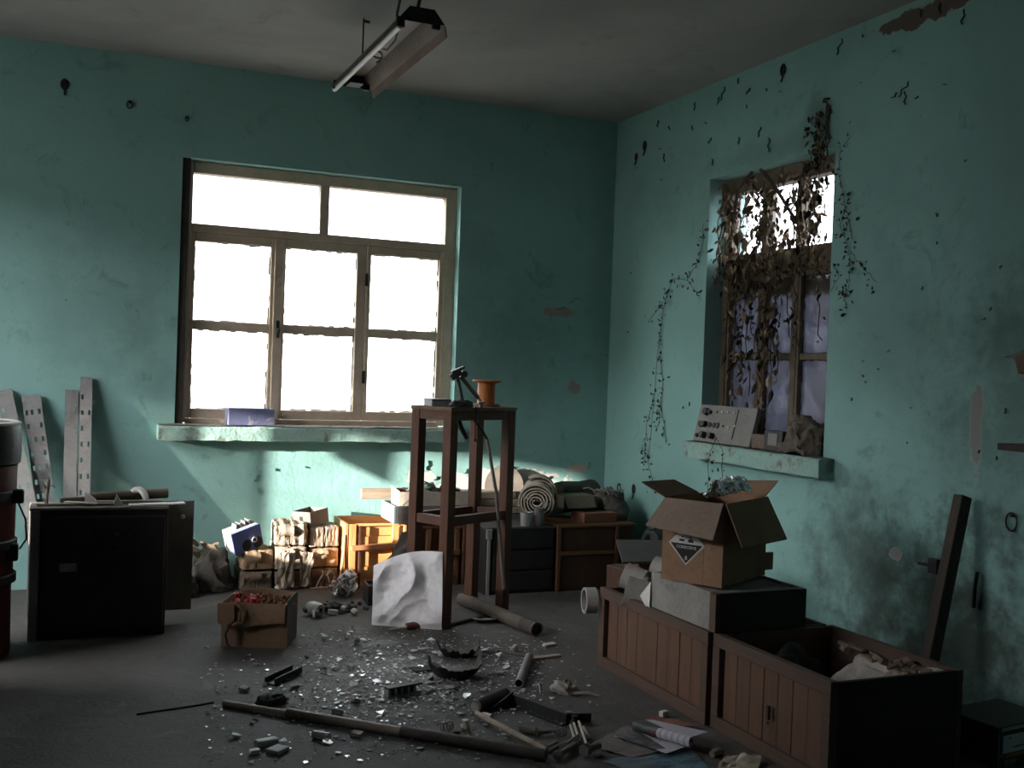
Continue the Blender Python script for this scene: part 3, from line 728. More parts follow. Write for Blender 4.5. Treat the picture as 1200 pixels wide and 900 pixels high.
cloth_lump('crumpled_tarpaulin','dark crumpled tarpaulin heaped to the left of the blue box','tarpaulin',(-2.495,-0.19,0),(0.22,0.24,0.22),M_tarp,3.1,0.035)
cloth_lump('dark_sack','low dark sack on the floor between the cabinet and the tarpaulin','sack',(-2.665,-0.33,0),(0.14,0.20,0.12),mat('dark_sacking',(0.05,0.045,0.04),(0.035,0.032,0.03),9,0.95,0.3),5.5,0.03)
g = G()
for k in range(14):
    p = Vector((-2.56+rnd.uniform(-0.07,0.10), -0.20+rnd.uniform(-0.06,0.03), 0.225+rnd.uniform(-0.06,0.03)))
    a = rnd.uniform(0,pi*2); L = rnd.uniform(0.02,0.045)
    def fn(u, v, p=p, a=a, L=L, k=k):
        x = (u-0.5)*L*2; y = (v-0.5)*L*math.sin(pi*min(max(u,0.05),0.95))
        return p + Vector((x*math.cos(a), x*math.sin(a)*0.5, y+0.5*x*math.sin(a*2)+4*x*x))
    g.grid(4, 3, fn)
stuff(tag(g.put('dead_leaf_litter', mat('dead_leaf',(0.16,0.12,0.08),(0.11,0.08,0.055),20,0.9,0.2), None), 'curled dead leaves caught on the dark tarpaulin', 'leaves'))

# sunlit wooden cabinet lying open at the front
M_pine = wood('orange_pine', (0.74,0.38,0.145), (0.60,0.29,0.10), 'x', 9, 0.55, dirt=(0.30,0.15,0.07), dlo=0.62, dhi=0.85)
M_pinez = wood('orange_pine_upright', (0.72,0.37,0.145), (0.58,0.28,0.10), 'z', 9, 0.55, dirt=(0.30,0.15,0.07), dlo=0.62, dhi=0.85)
t = thing('wooden_cabinet', 'orange pine cabinet with a broken front rail, glowing in the sun', 'cabinet', (-1.80,-0.36,0), -0.04)
w_, d_, h_ = 0.35, 0.33, 0.36
G().box((0,0.0,0),(0.018,d_,h_)).put('side_panel', M_pinez, t, bevel=0.003)
G().box((w_-0.018,0.0,0),(w_,d_,h_)).put('side_panel', M_pinez, t, bevel=0.003)
G().box((0.018,d_-0.014,0),(w_-0.018,d_,h_)).put('back_panel', M_pine, t)
G().box((0.018,0,0),(w_-0.018,d_-0.014,0.014)).put('floor_panel', M_pine, t)
for i, (z0, z1) in enumerate(((0.014,0.115),(0.118,0.205),(0.208,0.285),(0.288,0.345))):
    G().box((0.062,0.020+0.002*(i%2),z0),(0.268,0.034,z1)).put('plank', M_pine, t, bevel=0.003)
G().box((0.022,0.0,0),(0.062,0.030,h_-0.002)).put('front_post', M_pinez, t, bevel=0.003)
G().box((0.268,0.0,0),(0.306,0.030,h_-0.002)).put('front_post', M_pinez, t, bevel=0.003)
G().box((0.018,0.004,0.345),(w_-0.018,0.03,0.358)).put('top_rail', M_pine, t, bevel=0.003)
G().box((0.075,-0.016,0.0),(0.088,0.0,0.35)).put('stile', wood('dark_red_wood',(0.085,0.035,0.02),(0.06,0.025,0.015),'z',9,0.6), t, bevel=0.002, label='thin dark upright strip')
G().bar((0.028,-0.025,0.228),(0.312,-0.018,0.242),0.034,0.026).put('front_rail', wood('red_pine',(0.52,0.24,0.11),(0.42,0.19,0.085),'x',9,0.6), t, bevel=0.003, label='reddish loose front rail')
for k in range(3):
    G().bar((-0.012-k*0.010,-0.01-0.006*k,0.0),(-0.004-k*0.004,0.0,0.30-0.05*k),0.008,0.004).put('splinter', M_pinez, t)
# the second cabinet bay to the right, in shade behind the stand
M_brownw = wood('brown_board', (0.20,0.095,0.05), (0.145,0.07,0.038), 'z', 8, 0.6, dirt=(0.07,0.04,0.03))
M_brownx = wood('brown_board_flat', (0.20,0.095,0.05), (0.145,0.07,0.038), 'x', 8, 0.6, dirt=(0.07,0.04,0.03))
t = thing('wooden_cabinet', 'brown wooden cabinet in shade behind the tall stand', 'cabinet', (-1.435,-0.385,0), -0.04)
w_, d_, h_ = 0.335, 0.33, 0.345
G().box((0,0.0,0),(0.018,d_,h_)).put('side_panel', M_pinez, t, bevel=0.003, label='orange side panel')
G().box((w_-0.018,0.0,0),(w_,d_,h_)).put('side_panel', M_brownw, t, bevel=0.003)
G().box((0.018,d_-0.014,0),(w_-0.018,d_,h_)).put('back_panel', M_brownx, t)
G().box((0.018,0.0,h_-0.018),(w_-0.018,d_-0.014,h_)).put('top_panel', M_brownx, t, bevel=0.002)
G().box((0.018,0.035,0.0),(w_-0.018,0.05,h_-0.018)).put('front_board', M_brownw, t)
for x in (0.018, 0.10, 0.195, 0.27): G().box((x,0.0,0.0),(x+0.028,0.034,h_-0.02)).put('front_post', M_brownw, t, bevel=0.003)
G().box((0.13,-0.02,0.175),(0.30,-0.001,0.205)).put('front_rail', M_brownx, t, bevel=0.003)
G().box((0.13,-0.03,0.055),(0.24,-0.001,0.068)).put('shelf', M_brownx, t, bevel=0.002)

# blue-grey tray across the cabinets, cream carton and plank on it
M_bluegrey = wood('blue_grey_paint', (0.26,0.33,0.36), (0.20,0.26,0.29), 'x', 7, 0.7, dirt=(0.36,0.38,0.38), dlo=0.55, dhi=0.7)
M_greyw = wood('grey_wood', (0.19,0.17,0.155), (0.14,0.125,0.115), 'x', 8, 0.8, dirt=(0.10,0.09,0.08))
t = thing('wooden_tray', 'shallow blue-grey wooden tray resting across the two cabinets', 'tray', (-1.54,-0.41,0.362), -0.03)
w_, d_, h_ = 0.455, 0.28, 0.098
G().box((0,0,0),(0.016,d_,h_)).put('side_panel', M_bluegrey, t, bevel=0.003, label='blue painted end')
G().box((w_-0.016,0,0),(w_,d_,h_)).put('side_panel', M_greyw, t, bevel=0.003)
G().box((0.016,0,0),(w_-0.016,0.016,h_)).put('front_panel', M_greyw, t, bevel=0.003)
G().box((0.016,d_-0.016,0),(w_-0.016,d_,h_)).put('back_panel', M_greyw, t, bevel=0.003)
G().box((0.016,0.016,0.062),(w_-0.016,d_-0.016,0.074)).put('bottom_panel', M_greyw, t)
# things in and around the tray
M_cream = mat('cream_card', (0.52,0.46,0.37), (0.44,0.385,0.31), 7, 0.85, 0.15, dirt=(0.25,0.215,0.17))
TR = (-1.54,-0.41,0.362)
t = thing('cream_carton', 'cream cardboard carton of odd parts standing in the blue-grey tray', 'carton', (-1.505,-0.385,0.437), -0.03)
w_, d_, h_, th = 0.405, 0.17, 0.100, 0.005
G().box((0,0,0),(w_,th,h_)).put('front_panel', M_cream, t)
G().box((0,d_-th,0),(w_,d_,h_+0.004)).put('back_panel', M_cream, t)
G().box((0,th,0),(th,d_-th,h_+0.006)).put('side_panel', M_cream, t); G().box((w_-th,th,0),(w_,d_-th,h_)).put('side_panel', M_cream, t)
G().box((th,th,0),(w_-th,d_-th,0.05)).put('packing', M_black, t, label='dark packing inside')
G().prism([(0,0,h_),(-0.006,0,h_+0.004),(-0.01,d_*0.9,h_+0.016),(0,d_,h_)], (0.004,0,0.003)).put('flap', M_cream, t)
M_fan = mat('green_grey_cast', (0.17,0.22,0.17), (0.12,0.16,0.125), 12, 0.6, 0.2)
t = thing('fan_rotor', 'grey-green finned rotor sticking out of the cream carton', 'rotor', (-1.385,-0.335,0.50), rot=(-0.25,0.15,-0.35))
RX = Matrix.Rotation(pi/2,4,'X')
G().lathe([(0,-0.01),(0.058,-0.01),(0.058,0.006),(0.02,0.012),(0,0.012)], 28, Matrix.Translation((0,0,0.028)) @ RX).put('disc', M_fan, t, smooth=True)
for k in range(22):
    a = 2*pi*k/22
    G().cbox((0.061*math.cos(a), -0.002, 0.028+0.061*math.sin(a)), (0.014,0.026,0.006), (0,-a,0)).put('fin', M_fan, t)
G().lathe([(0,0),(0.010,0),(0.010,0.012),(0,0.012)], 14, Matrix.Translation((0,-0.008,0.028)) @ RX).put('hub', M_black, t)
tag(G().lathe([(0,0),(0.058,0),(0.062,0.05),(0.055,0.085),(0.03,0.098),(0,0.10)], 26, Matrix.Translation((0,0,0)) @ Matrix.Rotation(0.3,4,'X')).put('green_dome', M_fan, None, smooth=True), 'rounded green cover behind the finned rotor in the cream carton', 'cover', loc=(-1.345,-0.285,0.488))
tag(G().lathe([(0,0),(0.045,0),(0.050,0.008),(0.050,0.02),(0,0.024)], 24, Matrix.Rotation(1.2,4,'X')).put('red_disc', mat('dark_red_part',(0.10,0.04,0.035),(0.07,0.03,0.026),9,0.6), None, smooth=True), 'dark upright disc left of the finned rotor in the carton', 'disc', loc=(-1.452,-0.30,0.50))
tag(G().bar((0,0,0),(0.10,0.004,0.085),0.006,0.006).put('thin_rod', M_palewood, None), 'thin pale stick leaning on the front of the cream carton', 'stick', loc=(-1.487,-0.400,0.462))
tag(G().prism([(0,0,0),(0.055,0,0.0),(0.065,0,0.045),(0.03,0,0.11),(0.012,0,0.06)], (0,0.003,0)).wob(0.004,30).put('white_card_scrap', M_white, None), 'torn white card standing in the middle of the cream carton', 'card', loc=(-1.305,-0.27,0.488))
tag(G().cbox((0,0,0.03),(0.10,0.07,0.06)).jit(0.012).put('dark_part', M_black, None, bevel=0.006), 'dark lump of metal at the right end of the cream carton', 'part', loc=(-1.165,-0.29,0.488), rot=(0,0.1,0.4))
tag(G().tube([(0,0,0),(0.006,0,0.04),(0.003,0,0.075)], [0.006,0.005,0.002], 6).put('dark_spike', M_black, None), 'thin dark spike above the right end of the cream carton', 'spike', loc=(-1.150,-0.25,0.545))
tag(G().box((0,0,0),(0.30,0.022,0.062)).put('wood_plank', wood('tan_plank',(0.38,0.30,0.22),(0.30,0.235,0.17),'x',8,0.8), None, bevel=0.003), 'tan plank poking out left behind the blue-grey tray', 'plank', loc=(-1.645,-0.10,0.463))
M_ply = wood('pale_ply', (0.52,0.44,0.34), (0.43,0.36,0.275), 'x', 6, 0.75, dirt=(0.28,0.23,0.18))
for i, (z, lab) in enumerate(((0.395,'pale board lying lowest of the boards behind the stand'),(0.440,'pale board lying second from below behind the stand'),(0.482,'pale board at the top of the boards behind the stand'))):
    tag(G().box((0,0,0),(0.36-0.03*i,0.18,0.036)).put('wood_board', M_ply, None, bevel=0.003), lab, 'board', 'pale boards behind the stand', (-1.07+0.01*i,-0.30,z), (0,0.0,-0.05+0.04*i))
tag(G().box((0,0,0),(0.40,0.25,0.03)).put('wood_board', M_greyw, None, bevel=0.003), 'grey board under the pale boards behind the stand', 'board', loc=(-1.075,-0.33,0.362))
tag(G().lathe([(0,0),(0.13,0),(0.13,0.012),(0,0.012)], 32, Matrix.Rotation(pi/2-0.12,4,'X'), a0=0, a1=2*pi).put('round_board', mat('grey_tan_board',(0.27,0.235,0.19),(0.21,0.18,0.15),8,0.85,0.15), None), 'round grey-brown board standing against the wall behind the stand', 'board', loc=(-0.735,-0.06,0.525))
t = thing('torn_carton', 'small grey carton piece behind the white sheet', 'card', (-1.70,-0.62,0)); 
G().prism([(0,0,0),(0.19,0.02,0.0),(0.20,0.05,0.30),(0.16,0.05,0.34),(0.10,0.04,0.22),(0.01,0.01,0.14)], (0,0.004,0)).put('sheet', M_greycard, t)
G().prism([(0.20,0.05,0.30),(0.16,0.05,0.34),(0.195,0.052,0.345),(0.235,0.052,0.275)], (0,0.004,0)).put('dark_edge', M_card_in, t)
# rolled hoses
M_canvas = mat('dusty_canvas', (0.48,0.42,0.34), (0.38,0.33,0.265), 14, 0.9, 0.25, dirt=(0.22,0.19,0.155))
M_darkcanvas = mat('dark_canvas', (0.10,0.095,0.085), (0.07,0.066,0.06), 10, 0.9, 0.25)
def roll(label, loc, r, L, mt, rz, rx=0.0, turns=5.2, name='canvas_roll', core=0.022, th=0.009):
    t = thing(name, label, 'roll', loc, rot=(rx,0,rz)); n = int(turns*26)
    pitch = (r-core)/turns; pts = []
    for i in range(n+1):
        a = 2*pi*i/26+2.2; q = core+pitch*i/26; q += 0.002*math.sin(a*2.3)
        pts.append((q*math.cos(a), q*math.sin(a)*0.97))
    vs = []; fs = []
    for i, (x, z) in enumerate(pts):
        l = math.hypot(x, z); ux, uz = x/l, z/l; sh = 0.006*math.sin(i*0.21)
        for (d, y) in ((0,sh),(th,sh),(th,L),(0,L)): vs.append((x-ux*d, y, z-uz*d))
    for i in range(n):
        for j in range(4): fs.append((i*4+j, i*4+(j+1)%4, (i+1)*4+(j+1)%4, (i+1)*4+j))
    fs += [(0,1,2,3), (n*4+3,n*4+2,n*4+1,n*4)]
    G().add(vs, fs).put('coil', mt, t, smooth=True)
    return t
roll('front coiled canvas hose roll showing its spiral edge', (-0.755,-0.60,0.494), 0.110, 0.17, M_canvas, -0.45)
roll('second coiled canvas hose roll, behind the front one', (-0.635,-0.38,0.512), 0.112, 0.17, M_canvas, -0.40, turns=5.0)
t = thing('tarp_roll', 'dark green rolled tarpaulin lying right of the coiled hoses', 'roll', (-0.455,-0.24,0.475), rot=(0,0,-1.25))
G().lathe([(0.03,0.003),(0.095,0),(0.10,0.05),(0.095,0.2),(0.098,0.30),(0.04,0.305)], 26, Matrix.Rotation(-pi/2,4,'X')).wob(0.008,12).put('outer_layer', mat('dark_green_tarp',(0.075,0.085,0.07),(0.05,0.06,0.05),9,0.8,0.2), t, smooth=True)
# black drawer cabinet and brown cabinet
t = thing('black_drawer_cabinet', 'low black cabinet with a grey edge behind the stand', 'cabinet', (-1.095,-0.70,0), 0.0)
w_, d_, h_ = 0.42, 0.36, 0.372
M_blk = mat('black_paint_wood', (0.017,0.016,0.015), (0.012,0.0115,0.011), 8, 0.6, 0.12)
G().box((0,0.004,0),(w_,d_,h_-0.012)).put('body', M_blk, t, bevel=0.003)
G().box((-0.004,0,h_-0.012),(w_+0.002,d_,h_)).put('top', mat('dusty_black',(0.075,0.07,0.065),(0.05,0.048,0.045),8,0.8), t, bevel=0.002, label='dusty top edge')
for i in range(3): G().box((0.04,-0.008,0.02+i*0.115),(w_-0.015,0.006,0.125+i*0.115)).put('drawer_front', M_blk, t, bevel=0.004)
G().box((0.006,-0.008,0.0),(0.022,0.004,h_-0.02)).put('edge_strip', M_galv, t, label='grey metal edge strip')
G().box((-0.006,-0.016,0.31),(0.028,0.0,h_-0.006)).put('bracket', M_galv, t, bevel=0.003, label='small grey bracket')
t = thing('brown_frame_cabinet', 'dark brown framed cabinet in the corner with one cross rail', 'cabinet', (-0.668,-0.715,0), 0.0)
w_, d_, h_ = 0.50, 0.36, 0.378
M_dkbrown = wood('dark_brown_board', (0.085,0.045,0.028), (0.06,0.032,0.02), 'z', 8, 0.65)
G().box((0,0.02,0),(w_,d_,h_-0.014)).put('body', M_dkbrown, t)
for x in (0.0,0.372): G().box((x,0,0),(x+0.022,0.022,h_-0.012)).put('stile', M_brownw, t, bevel=0.002)
G().box((0.022,0.002,0.205),(0.372,0.022,0.228)).put('cross_rail', M_brownx, t, bevel=0.002)
G().box((-0.004,-0.004,h_-0.014),(w_,d_,h_)).put('top', M_brownx, t, bevel=0.002)
for (x0, z0, z1) in ((0.03,0.01,0.20),(0.03,0.232,0.36)): G().box((x0,0.010,z0),(0.365,0.022,z1)).put('panel', M_dkbrown, t)
# on the cabinets
M_tin = mat('dull_tin', (0.50,0.49,0.47), (0.40,0.39,0.375), 10, 0.42, 0.08, metal=0.7)
t = thing('tin_cup', 'small shiny tin cup on the black cabinet below the hose roll', 'cup', (-0.845,-0.66,0.3725))
G().lathe([(0.0,0.0),(0.030,0.0),(0.034,0.075),(0.036,0.077),(0.032,0.077),(0.028,0.004),(0,0.004)], 22).put('body', M_tin, t, smooth=True)
t = thing('dark_jug', 'dark grey jug with a cut rim beside the tin cup', 'jug', (-0.765,-0.655,0.3725))
G().lathe([(0.0,0.0),(0.026,0.0),(0.036,0.03),(0.034,0.06),(0.026,0.085),(0.030,0.10),(0.026,0.10),(0.0,0.05)], 22).put('body', mat('grey_plastic',(0.15,0.15,0.145),(0.11,0.11,0.105),9,0.5), t, smooth=True)
G().bar((0.02,0.0,0.05),(0.05,0.0,0.13),0.016,0.006).put('spout', M_galv_d, t, bevel=0.002)
M_olive = mat('olive_card', (0.15,0.14,0.10), (0.11,0.105,0.08), 8, 0.9, 0.15)
M_redbox = mat('red_brown_card', (0.26,0.11,0.075), (0.20,0.085,0.06), 7, 0.85, 0.12, dirt=(0.12,0.06,0.045))
tag(G().box((0,0,0),(0.22,0.16,0.056)).put('flat_red_box', M_redbox, None, bevel=0.004), 'flat reddish box on the brown corner cabinet', 'box', loc=(-0.475,-0.66,0.379), rot=(0,0,0.06))
t = thing('olive_carton', 'olive carton with an open flap on top of the flat reddish box', 'carton', (-0.56,-0.52,0.44), 0.05)
G().box((0.02,0,0.0),(0.25,0.17,0.075)).put('body', M_olive, t, bevel=0.003)
G().prism([(0.00,-0.085,0.015),(0.19,-0.085,0.018),(0.22,0.0,0.076),(0.02,0.0,0.075)], (0,0,0.004)).put('flap', M_olive, t)
cloth_lump('dark_cloth_heap','heap of dark rags on the brown corner cabinet near the corner','rags',(-0.205,-0.45,0.379),(0.22,0.30,0.150),M_tarp,7.3,0.03)
cloth_lump('black_bag','limp black bag bulging beside the corner cabinet under the wall ring','bag',(-0.135,-0.895,0),(0.22,0.28,0.36),mat('black_sheet',(0.035,0.036,0.035),(0.025,0.026,0.025),8,0.5,0.2),9.4,0.03)
g = G()
for k in range(16):
    p = Vector((-0.25+rnd.uniform(-0.08,0.10), -0.47+rnd.uniform(-0.07,0.05), 0.53+rnd.uniform(-0.01,0.02)))
    a = rnd.uniform(0,6.28); L = rnd.uniform(0.03,0.07)
    g.tube([p, p+Vector((L*math.cos(a)*0.5, L*math.sin(a)*0.5, 0.015)), p+Vector((L*math.cos(a), L*math.sin(a), rnd.uniform(-0.01,0.01)))], 0.005, 5)
stuff(tag(g.put('rag_strips', mat('pale_rag',(0.30,0.28,0.24),(0.22,0.205,0.18),10,0.9,0.2), None), 'pale shreds of rag on top of the dark rag heap', 'rags'))

# ------------------------------------------------------------------ the tall stand
M_stand = wood('stand_red_brown', (0.125,0.055,0.032), (0.085,0.039,0.024), 'z', 9, 0.55, dirt=(0.06,0.035,0.025), dlo=0.6, dhi=0.8)
M_standtop = wood('stand_top_board', (0.20,0.125,0.085), (0.14,0.09,0.062), 'x', 9, 0.7, dirt=(0.09,0.065,0.05))
SO = Vector((-1.569,-1.364,0)); SA = 0.475
t = thing('tall_stand', 'tall narrow red-brown wooden stand with four legs in mid room', 'stand', SO, SA)
SWd, SDp, SH, lw = 0.485, 0.265, 1.055, 0.052
for (x, y) in ((0,0),(SWd-lw,0),(0,SDp-lw),(SWd-lw,SDp-lw)):
    G().box((x,y,0),(x+lw,y+lw,SH-0.018)).put('leg', M_stand, t, bevel=0.003)
G().box((-0.004,-0.004,SH-0.018),(SWd+0.004,SDp+0.004,SH)).put('top_board', M_standtop, t, bevel=0.003)
M_standx = wood('stand_rail_wood', (0.13,0.066,0.043), (0.09,0.048,0.033), 'x', 9, 0.6, dirt=(0.07,0.045,0.033))
za = SH-0.018
G().box((lw,0.004,za-0.045),(SWd-lw,0.03,za)).put('apron', M_standx, t, bevel=0.002); G().box((lw,SDp-0.03,za-0.045),(SWd-lw,SDp-0.004,za)).put('apron', M_standx, t, bevel=0.002)
for x in (0.004, SWd-0.03): G().box((x,lw,za-0.045),(x+0.026,SDp-lw,za)).put('apron', M_standx, t, bevel=0.002)
zs = 0.485
G().box((lw,0.006,zs),(SWd-lw,0.036,zs+0.045)).put('stretcher', M_standx, t, bevel=0.002); G().box((lw,SDp-0.036,zs),(SWd-lw,SDp-0.006,zs+0.045)).put('stretcher', M_standx, t, bevel=0.002)
for x in (0.006, SWd-0.036): G().box((x,lw,zs),(x+0.03,SDp-lw,zs+0.045)).put('stretcher', M_standx, t, bevel=0.002)
def onst(x, y, z=0.0): return SO + rotz((x, y, 0), SA) + Vector((0,0,SH+z))
M_orange = mat('orange_spool', (0.42,0.135,0.03), (0.34,0.10,0.022), 8, 0.45, 0.1, dirt=(0.2,0.075,0.03), dlo=0.62)
t = thing('cable_spool', 'orange spool standing on the right of the tall stand', 'spool', onst(0.392,0.125), 0)
G().lathe([(0,0),(0.070,0),(0.072,0.006),(0.070,0.012),(0,0.012)], 32).put('lower_flange', mat('dusty_orange',(0.25,0.12,0.055),(0.2,0.09,0.04),9,0.7), t, smooth=True, label='dusty lower flange')
G().lathe([(0.045,0.012),(0.045,0.122)], 32, close=False).put('core', M_orange, t, smooth=True)
G().lathe([(0.022,0.122),(0.050,0.118),(0.073,0.124),(0.075,0.131),(0.070,0.134),(0.022,0.132)], 32, close=False).put('upper_flange', M_orange, t, smooth=True)
M_dkmetal = mat('dark_tool_metal', (0.10,0.095,0.088), (0.065,0.062,0.058), 12, 0.45, 0.15, metal=0.5)
t = thing('jointed_arm', 'dark two-legged jointed metal arm standing on the tall stand', 'jointed arm', onst(0.150,0.085), SA*0)
hd = Vector((-0.022,0.0,0.160))
G().tube([(0.018,0,0.0),(0.004,0,0.06),hd], [0.011,0.010,0.010], 12).put('leg', M_dkmetal, t, smooth=True)
G().tube([hd+Vector((0.02,0.0,-0.01)),(0.095,0.0,0.045)], 0.0105, 12).put('leg', M_dkmetal, t, smooth=True)
G().tube([(0.092,0,0.047),(0.112,0,0.030)], 0.006, 10).put('foot_rod', M_galv, t, smooth=True, label='bright rod end')
G().cbox((0.112,0,0.022),(0.035,0.016,0.010),(0,-0.2,0)).put('foot_clip', M_galv, t, bevel=0.002)
G().cbox((0.112,0,0.0085),(0.018,0.02,0.017)).put('foot_clip', M_galv_d, t, bevel=0.002)
G().tube([hd+Vector((-0.028,0.0,-0.022)),hd+Vector((0.0,0,0.004)),hd+Vector((0.02,0,0.012))], [0.016,0.020,0.016], 14).put('joint_head', M_dkmetal, t, smooth=True)
G().cbox(hd+Vector((0.004,0,0.020)),(0.072,0.034,0.014),(0,-0.42,0)).put('joint_cap', M_dkmetal, t, bevel=0.004)
G().lathe([(0,0),(0.017,0),(0.017,0.03),(0,0.03)], 14, Matrix.Translation(hd+Vector((0.036,0.015,0.0))) @ RX).put('pivot', M_dkmetal, t, smooth=True)
G().tube([(0.018,0,0),(0.018,-0.03,0.006)], 0.006, 8).put('foot_pin', M_galv, t)
t = thing('handset_box', 'pale grey flat box with a dark cable wad on the left of the stand', 'box', onst(0.055,0.15), SA-0.35)
G().box((-0.05,-0.045,0),(0.06,0.045,0.032)).put('case', M_greyblue, t, bevel=0.004)
G().box((-0.055,-0.05,0.032),(0.05,0.045,0.036)).put('lid', mat('violet_grey',(0.28,0.26,0.36),(0.22,0.2,0.29),8,0.6), t)
tag(cloth_lump('dark_cable_wad','x','wad',(0,0,0),(0.15,0.075,0.03),M_black,2.2,0.010,16,fold=40), 'black crumpled wad between the grey box and the jointed arm', 'wad', loc=onst(0.115,0.045,0.0), rot=(0,0,SA-0.1))
t = thing('hanging_chain', 'short thin chain hanging over the front edge of the stand', 'chain', onst(0.165,-0.010,0))
for k in range(12):
    m = Matrix.Translation((0,0,-0.012*k-0.004)) @ Matrix.Rotation(pi/2*(k%2),4,'Z')
    G().tube([m @ Vector((0.004*math.cos(a),0,0.0075*math.sin(a))) for a in [2*pi*i/8 for i in range(9)]], 0.0014, 5, cap=False).put('link', M_iron, t)
G().tube([(0,0.02,0.003),(0,0.004,0.004),(0,0,0)], 0.002, 5).put('hook', M_iron, t); G().cbox((0,0,-0.157),(0.012,0.004,0.018)).put('tag', M_iron, t)
tag(G().tube([(0,0.03,0),(0.0,0.0,-0.03),(0.012,-0.01,-0.055),(0.03,-0.012,-0.085)], [0.012,0.013,0.012,0.009], 8).put('dark_strap', M_black, None, smooth=True), 'black strap end hanging under the front apron of the stand', 'strap', loc=onst(0.118,0.045,-0.068))
t = thing('flexible_rod', 'long thin rod with a bent dark neck leaning through the tall stand', 'rod', onst(0.245,0.075,-0.065))
q = [onst(0.245,0.075,-0.065), onst(0.285,0.05,-0.12), onst(0.300,0.03,-0.16)]
e = [onst(0.300,0.03,-0.16), onst(0.335,-0.012,-0.42), onst(0.372,-0.055,-0.905)]
o0 = Vector(t.location)
G().tube([v-o0 for v in q], [0.005,0.006,0.007], 8).put('neck', M_black, t, smooth=True)
G().tube([v-o0 for v in e], [0.0085,0.009,0.010], 10).put('shaft', mat('brown_grey_rod',(0.24,0.21,0.18),(0.18,0.155,0.13),9,0.5), t, smooth=True)

# big crumpled white sheet leaning on the stand
M_sheet = mat('white_crumpled_sheet', (0.82,0.80,0.80), (0.77,0.75,0.76), 5, 0.75, 0.15)
def sheetfn(u, v):
    A = Vector((-1.880,-1.215,0.004)); B = Vector((-1.590,-1.395,0.004)); C = Vector((-1.580,-1.345,0.365)); D = Vector((-1.862,-1.150,0.275))
    p = A*(1-u)*(1-v)+B*u*(1-v)+C*u*v+D*(1-u)*v
    nrm = Vector((-0.5,-0.85,0.12)).normalized()
    q = Vector((u*2.2, v*2.2, 0.3))
    r = abs(noise.noise(q*0.9+Vector((4,1,0))))*0.075 + abs(noise.noise(q*1.9+Vector((0,7,1))))*0.022 + noise.noise(q*6)*0.0025
    edge = min(1.0, 5*min(u,1-u,v,1-v)+0.25)
    c = 0.045*math.exp(-((u-0.72)**2+(v-0.60)**2)/0.008)
    p = p + nrm*((0.03-r)*edge*1.0) - nrm*c*edge*0.6
    p.z += 0.03*math.sin(u*pi)*v
    p.z = max(p.z, 0.003); return p
tag(G().grid(56, 56, sheetfn, 0.002).put('white_sheet', M_sheet, None, smooth=True, angle=22), 'large crumpled white sheet leaning against the front leg of the stand', 'sheet')
# ------------------------------------------------------------------ right side: plank bins and what stands on them
M_bin = wood('bin_red_brown', (0.155,0.085,0.054), (0.11,0.062,0.04), 'z', 8, 0.6, dirt=(0.085,0.05,0.036), dlo=0.55)
M_binf = wood('bin_frame_brown', (0.118,0.073,0.052), (0.082,0.052,0.038), 'y', 8, 0.65, dirt=(0.07,0.05,0.04), dlo=0.5)
M_bindark = wood('bin_shaded_end', (0.035,0.026,0.021), (0.024,0.018,0.015), 'x', 8, 0.7)  # near end's shade is put into this darker brown, also on bottoms
def plank_bin(label, x0, x1, y0, y1, h, nplanks, near_shaded):
    """long bin: on the aisle side a framed panel of upright planks, plain boards elsewhere; y0 near, y1 far"""
    t = thing('plank_bin', label, 'bin', (x0, y0, 0)); w, L = x1-x0, y1-y0
    fr = 0.026
    G().box((-fr*0.4,0,h-0.045),(fr*0.8,L,h)).put('top_rail', M_binf, t, bevel=0.003)
    G().box((-fr*0.4,0,0.0),(fr*0.6,L,0.045)).put('bottom_rail', M_binf, t, bevel=0.003)
    for y in (0, L-0.042): G().box((-fr*0.4,y,0.045),(fr*0.8,y+0.042,h-0.045)).put('post', M_binf, t, bevel=0.003)
    pw = (L-0.042*2-0.02)/nplanks
    for i in range(nplanks):
        d = rnd.uniform(-0.0015,0.0015)
        G().box((0.0035+d,0.045+i*pw+0.001,0.045),(0.016+d,0.045+(i+1)*pw-0.001,h-0.045)).put('plank', M_bin, t, bevel=0.0015)
    G().box((w-0.018,0,0),(w,L,h-0.003)).put('back_board', M_binf, t)
    G().box((fr*0.8,0,0),(w-0.018,0.018,h-0.004)).put('end_board', M_bindark if near_shaded else M_bin, t, bevel=0.002)
    G().box((fr*0.8,L-0.018,0),(w-0.018,L,h-0.004)).put('end_board', M_bin, t, bevel=0.002)
    G().box((0.016,0.018,0.006),(w-0.018,L-0.018,0.02)).put('bottom_board', M_bindark, t)
    return t
BH = 0.335
plank_bin('long plank-sided bin carrying the stacked boxes', -1.135,-0.62,-2.945,-2.125,BH,9,False)
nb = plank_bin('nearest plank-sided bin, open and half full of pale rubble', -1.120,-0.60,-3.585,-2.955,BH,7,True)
G().box((-0.016,0.29,0.13),(-0.008,0.303,0.175)).put('slot', M_black, nb, label='dark keyhole slot'); G().lathe([(0,0),(0.006,0),(0.006,0.003),(0,0.003)],10,Matrix.Translation((-0.006,0.305,0.115)) @ Matrix.Rotation(-pi/2,4,'Y')).put('slot', M_black, nb)
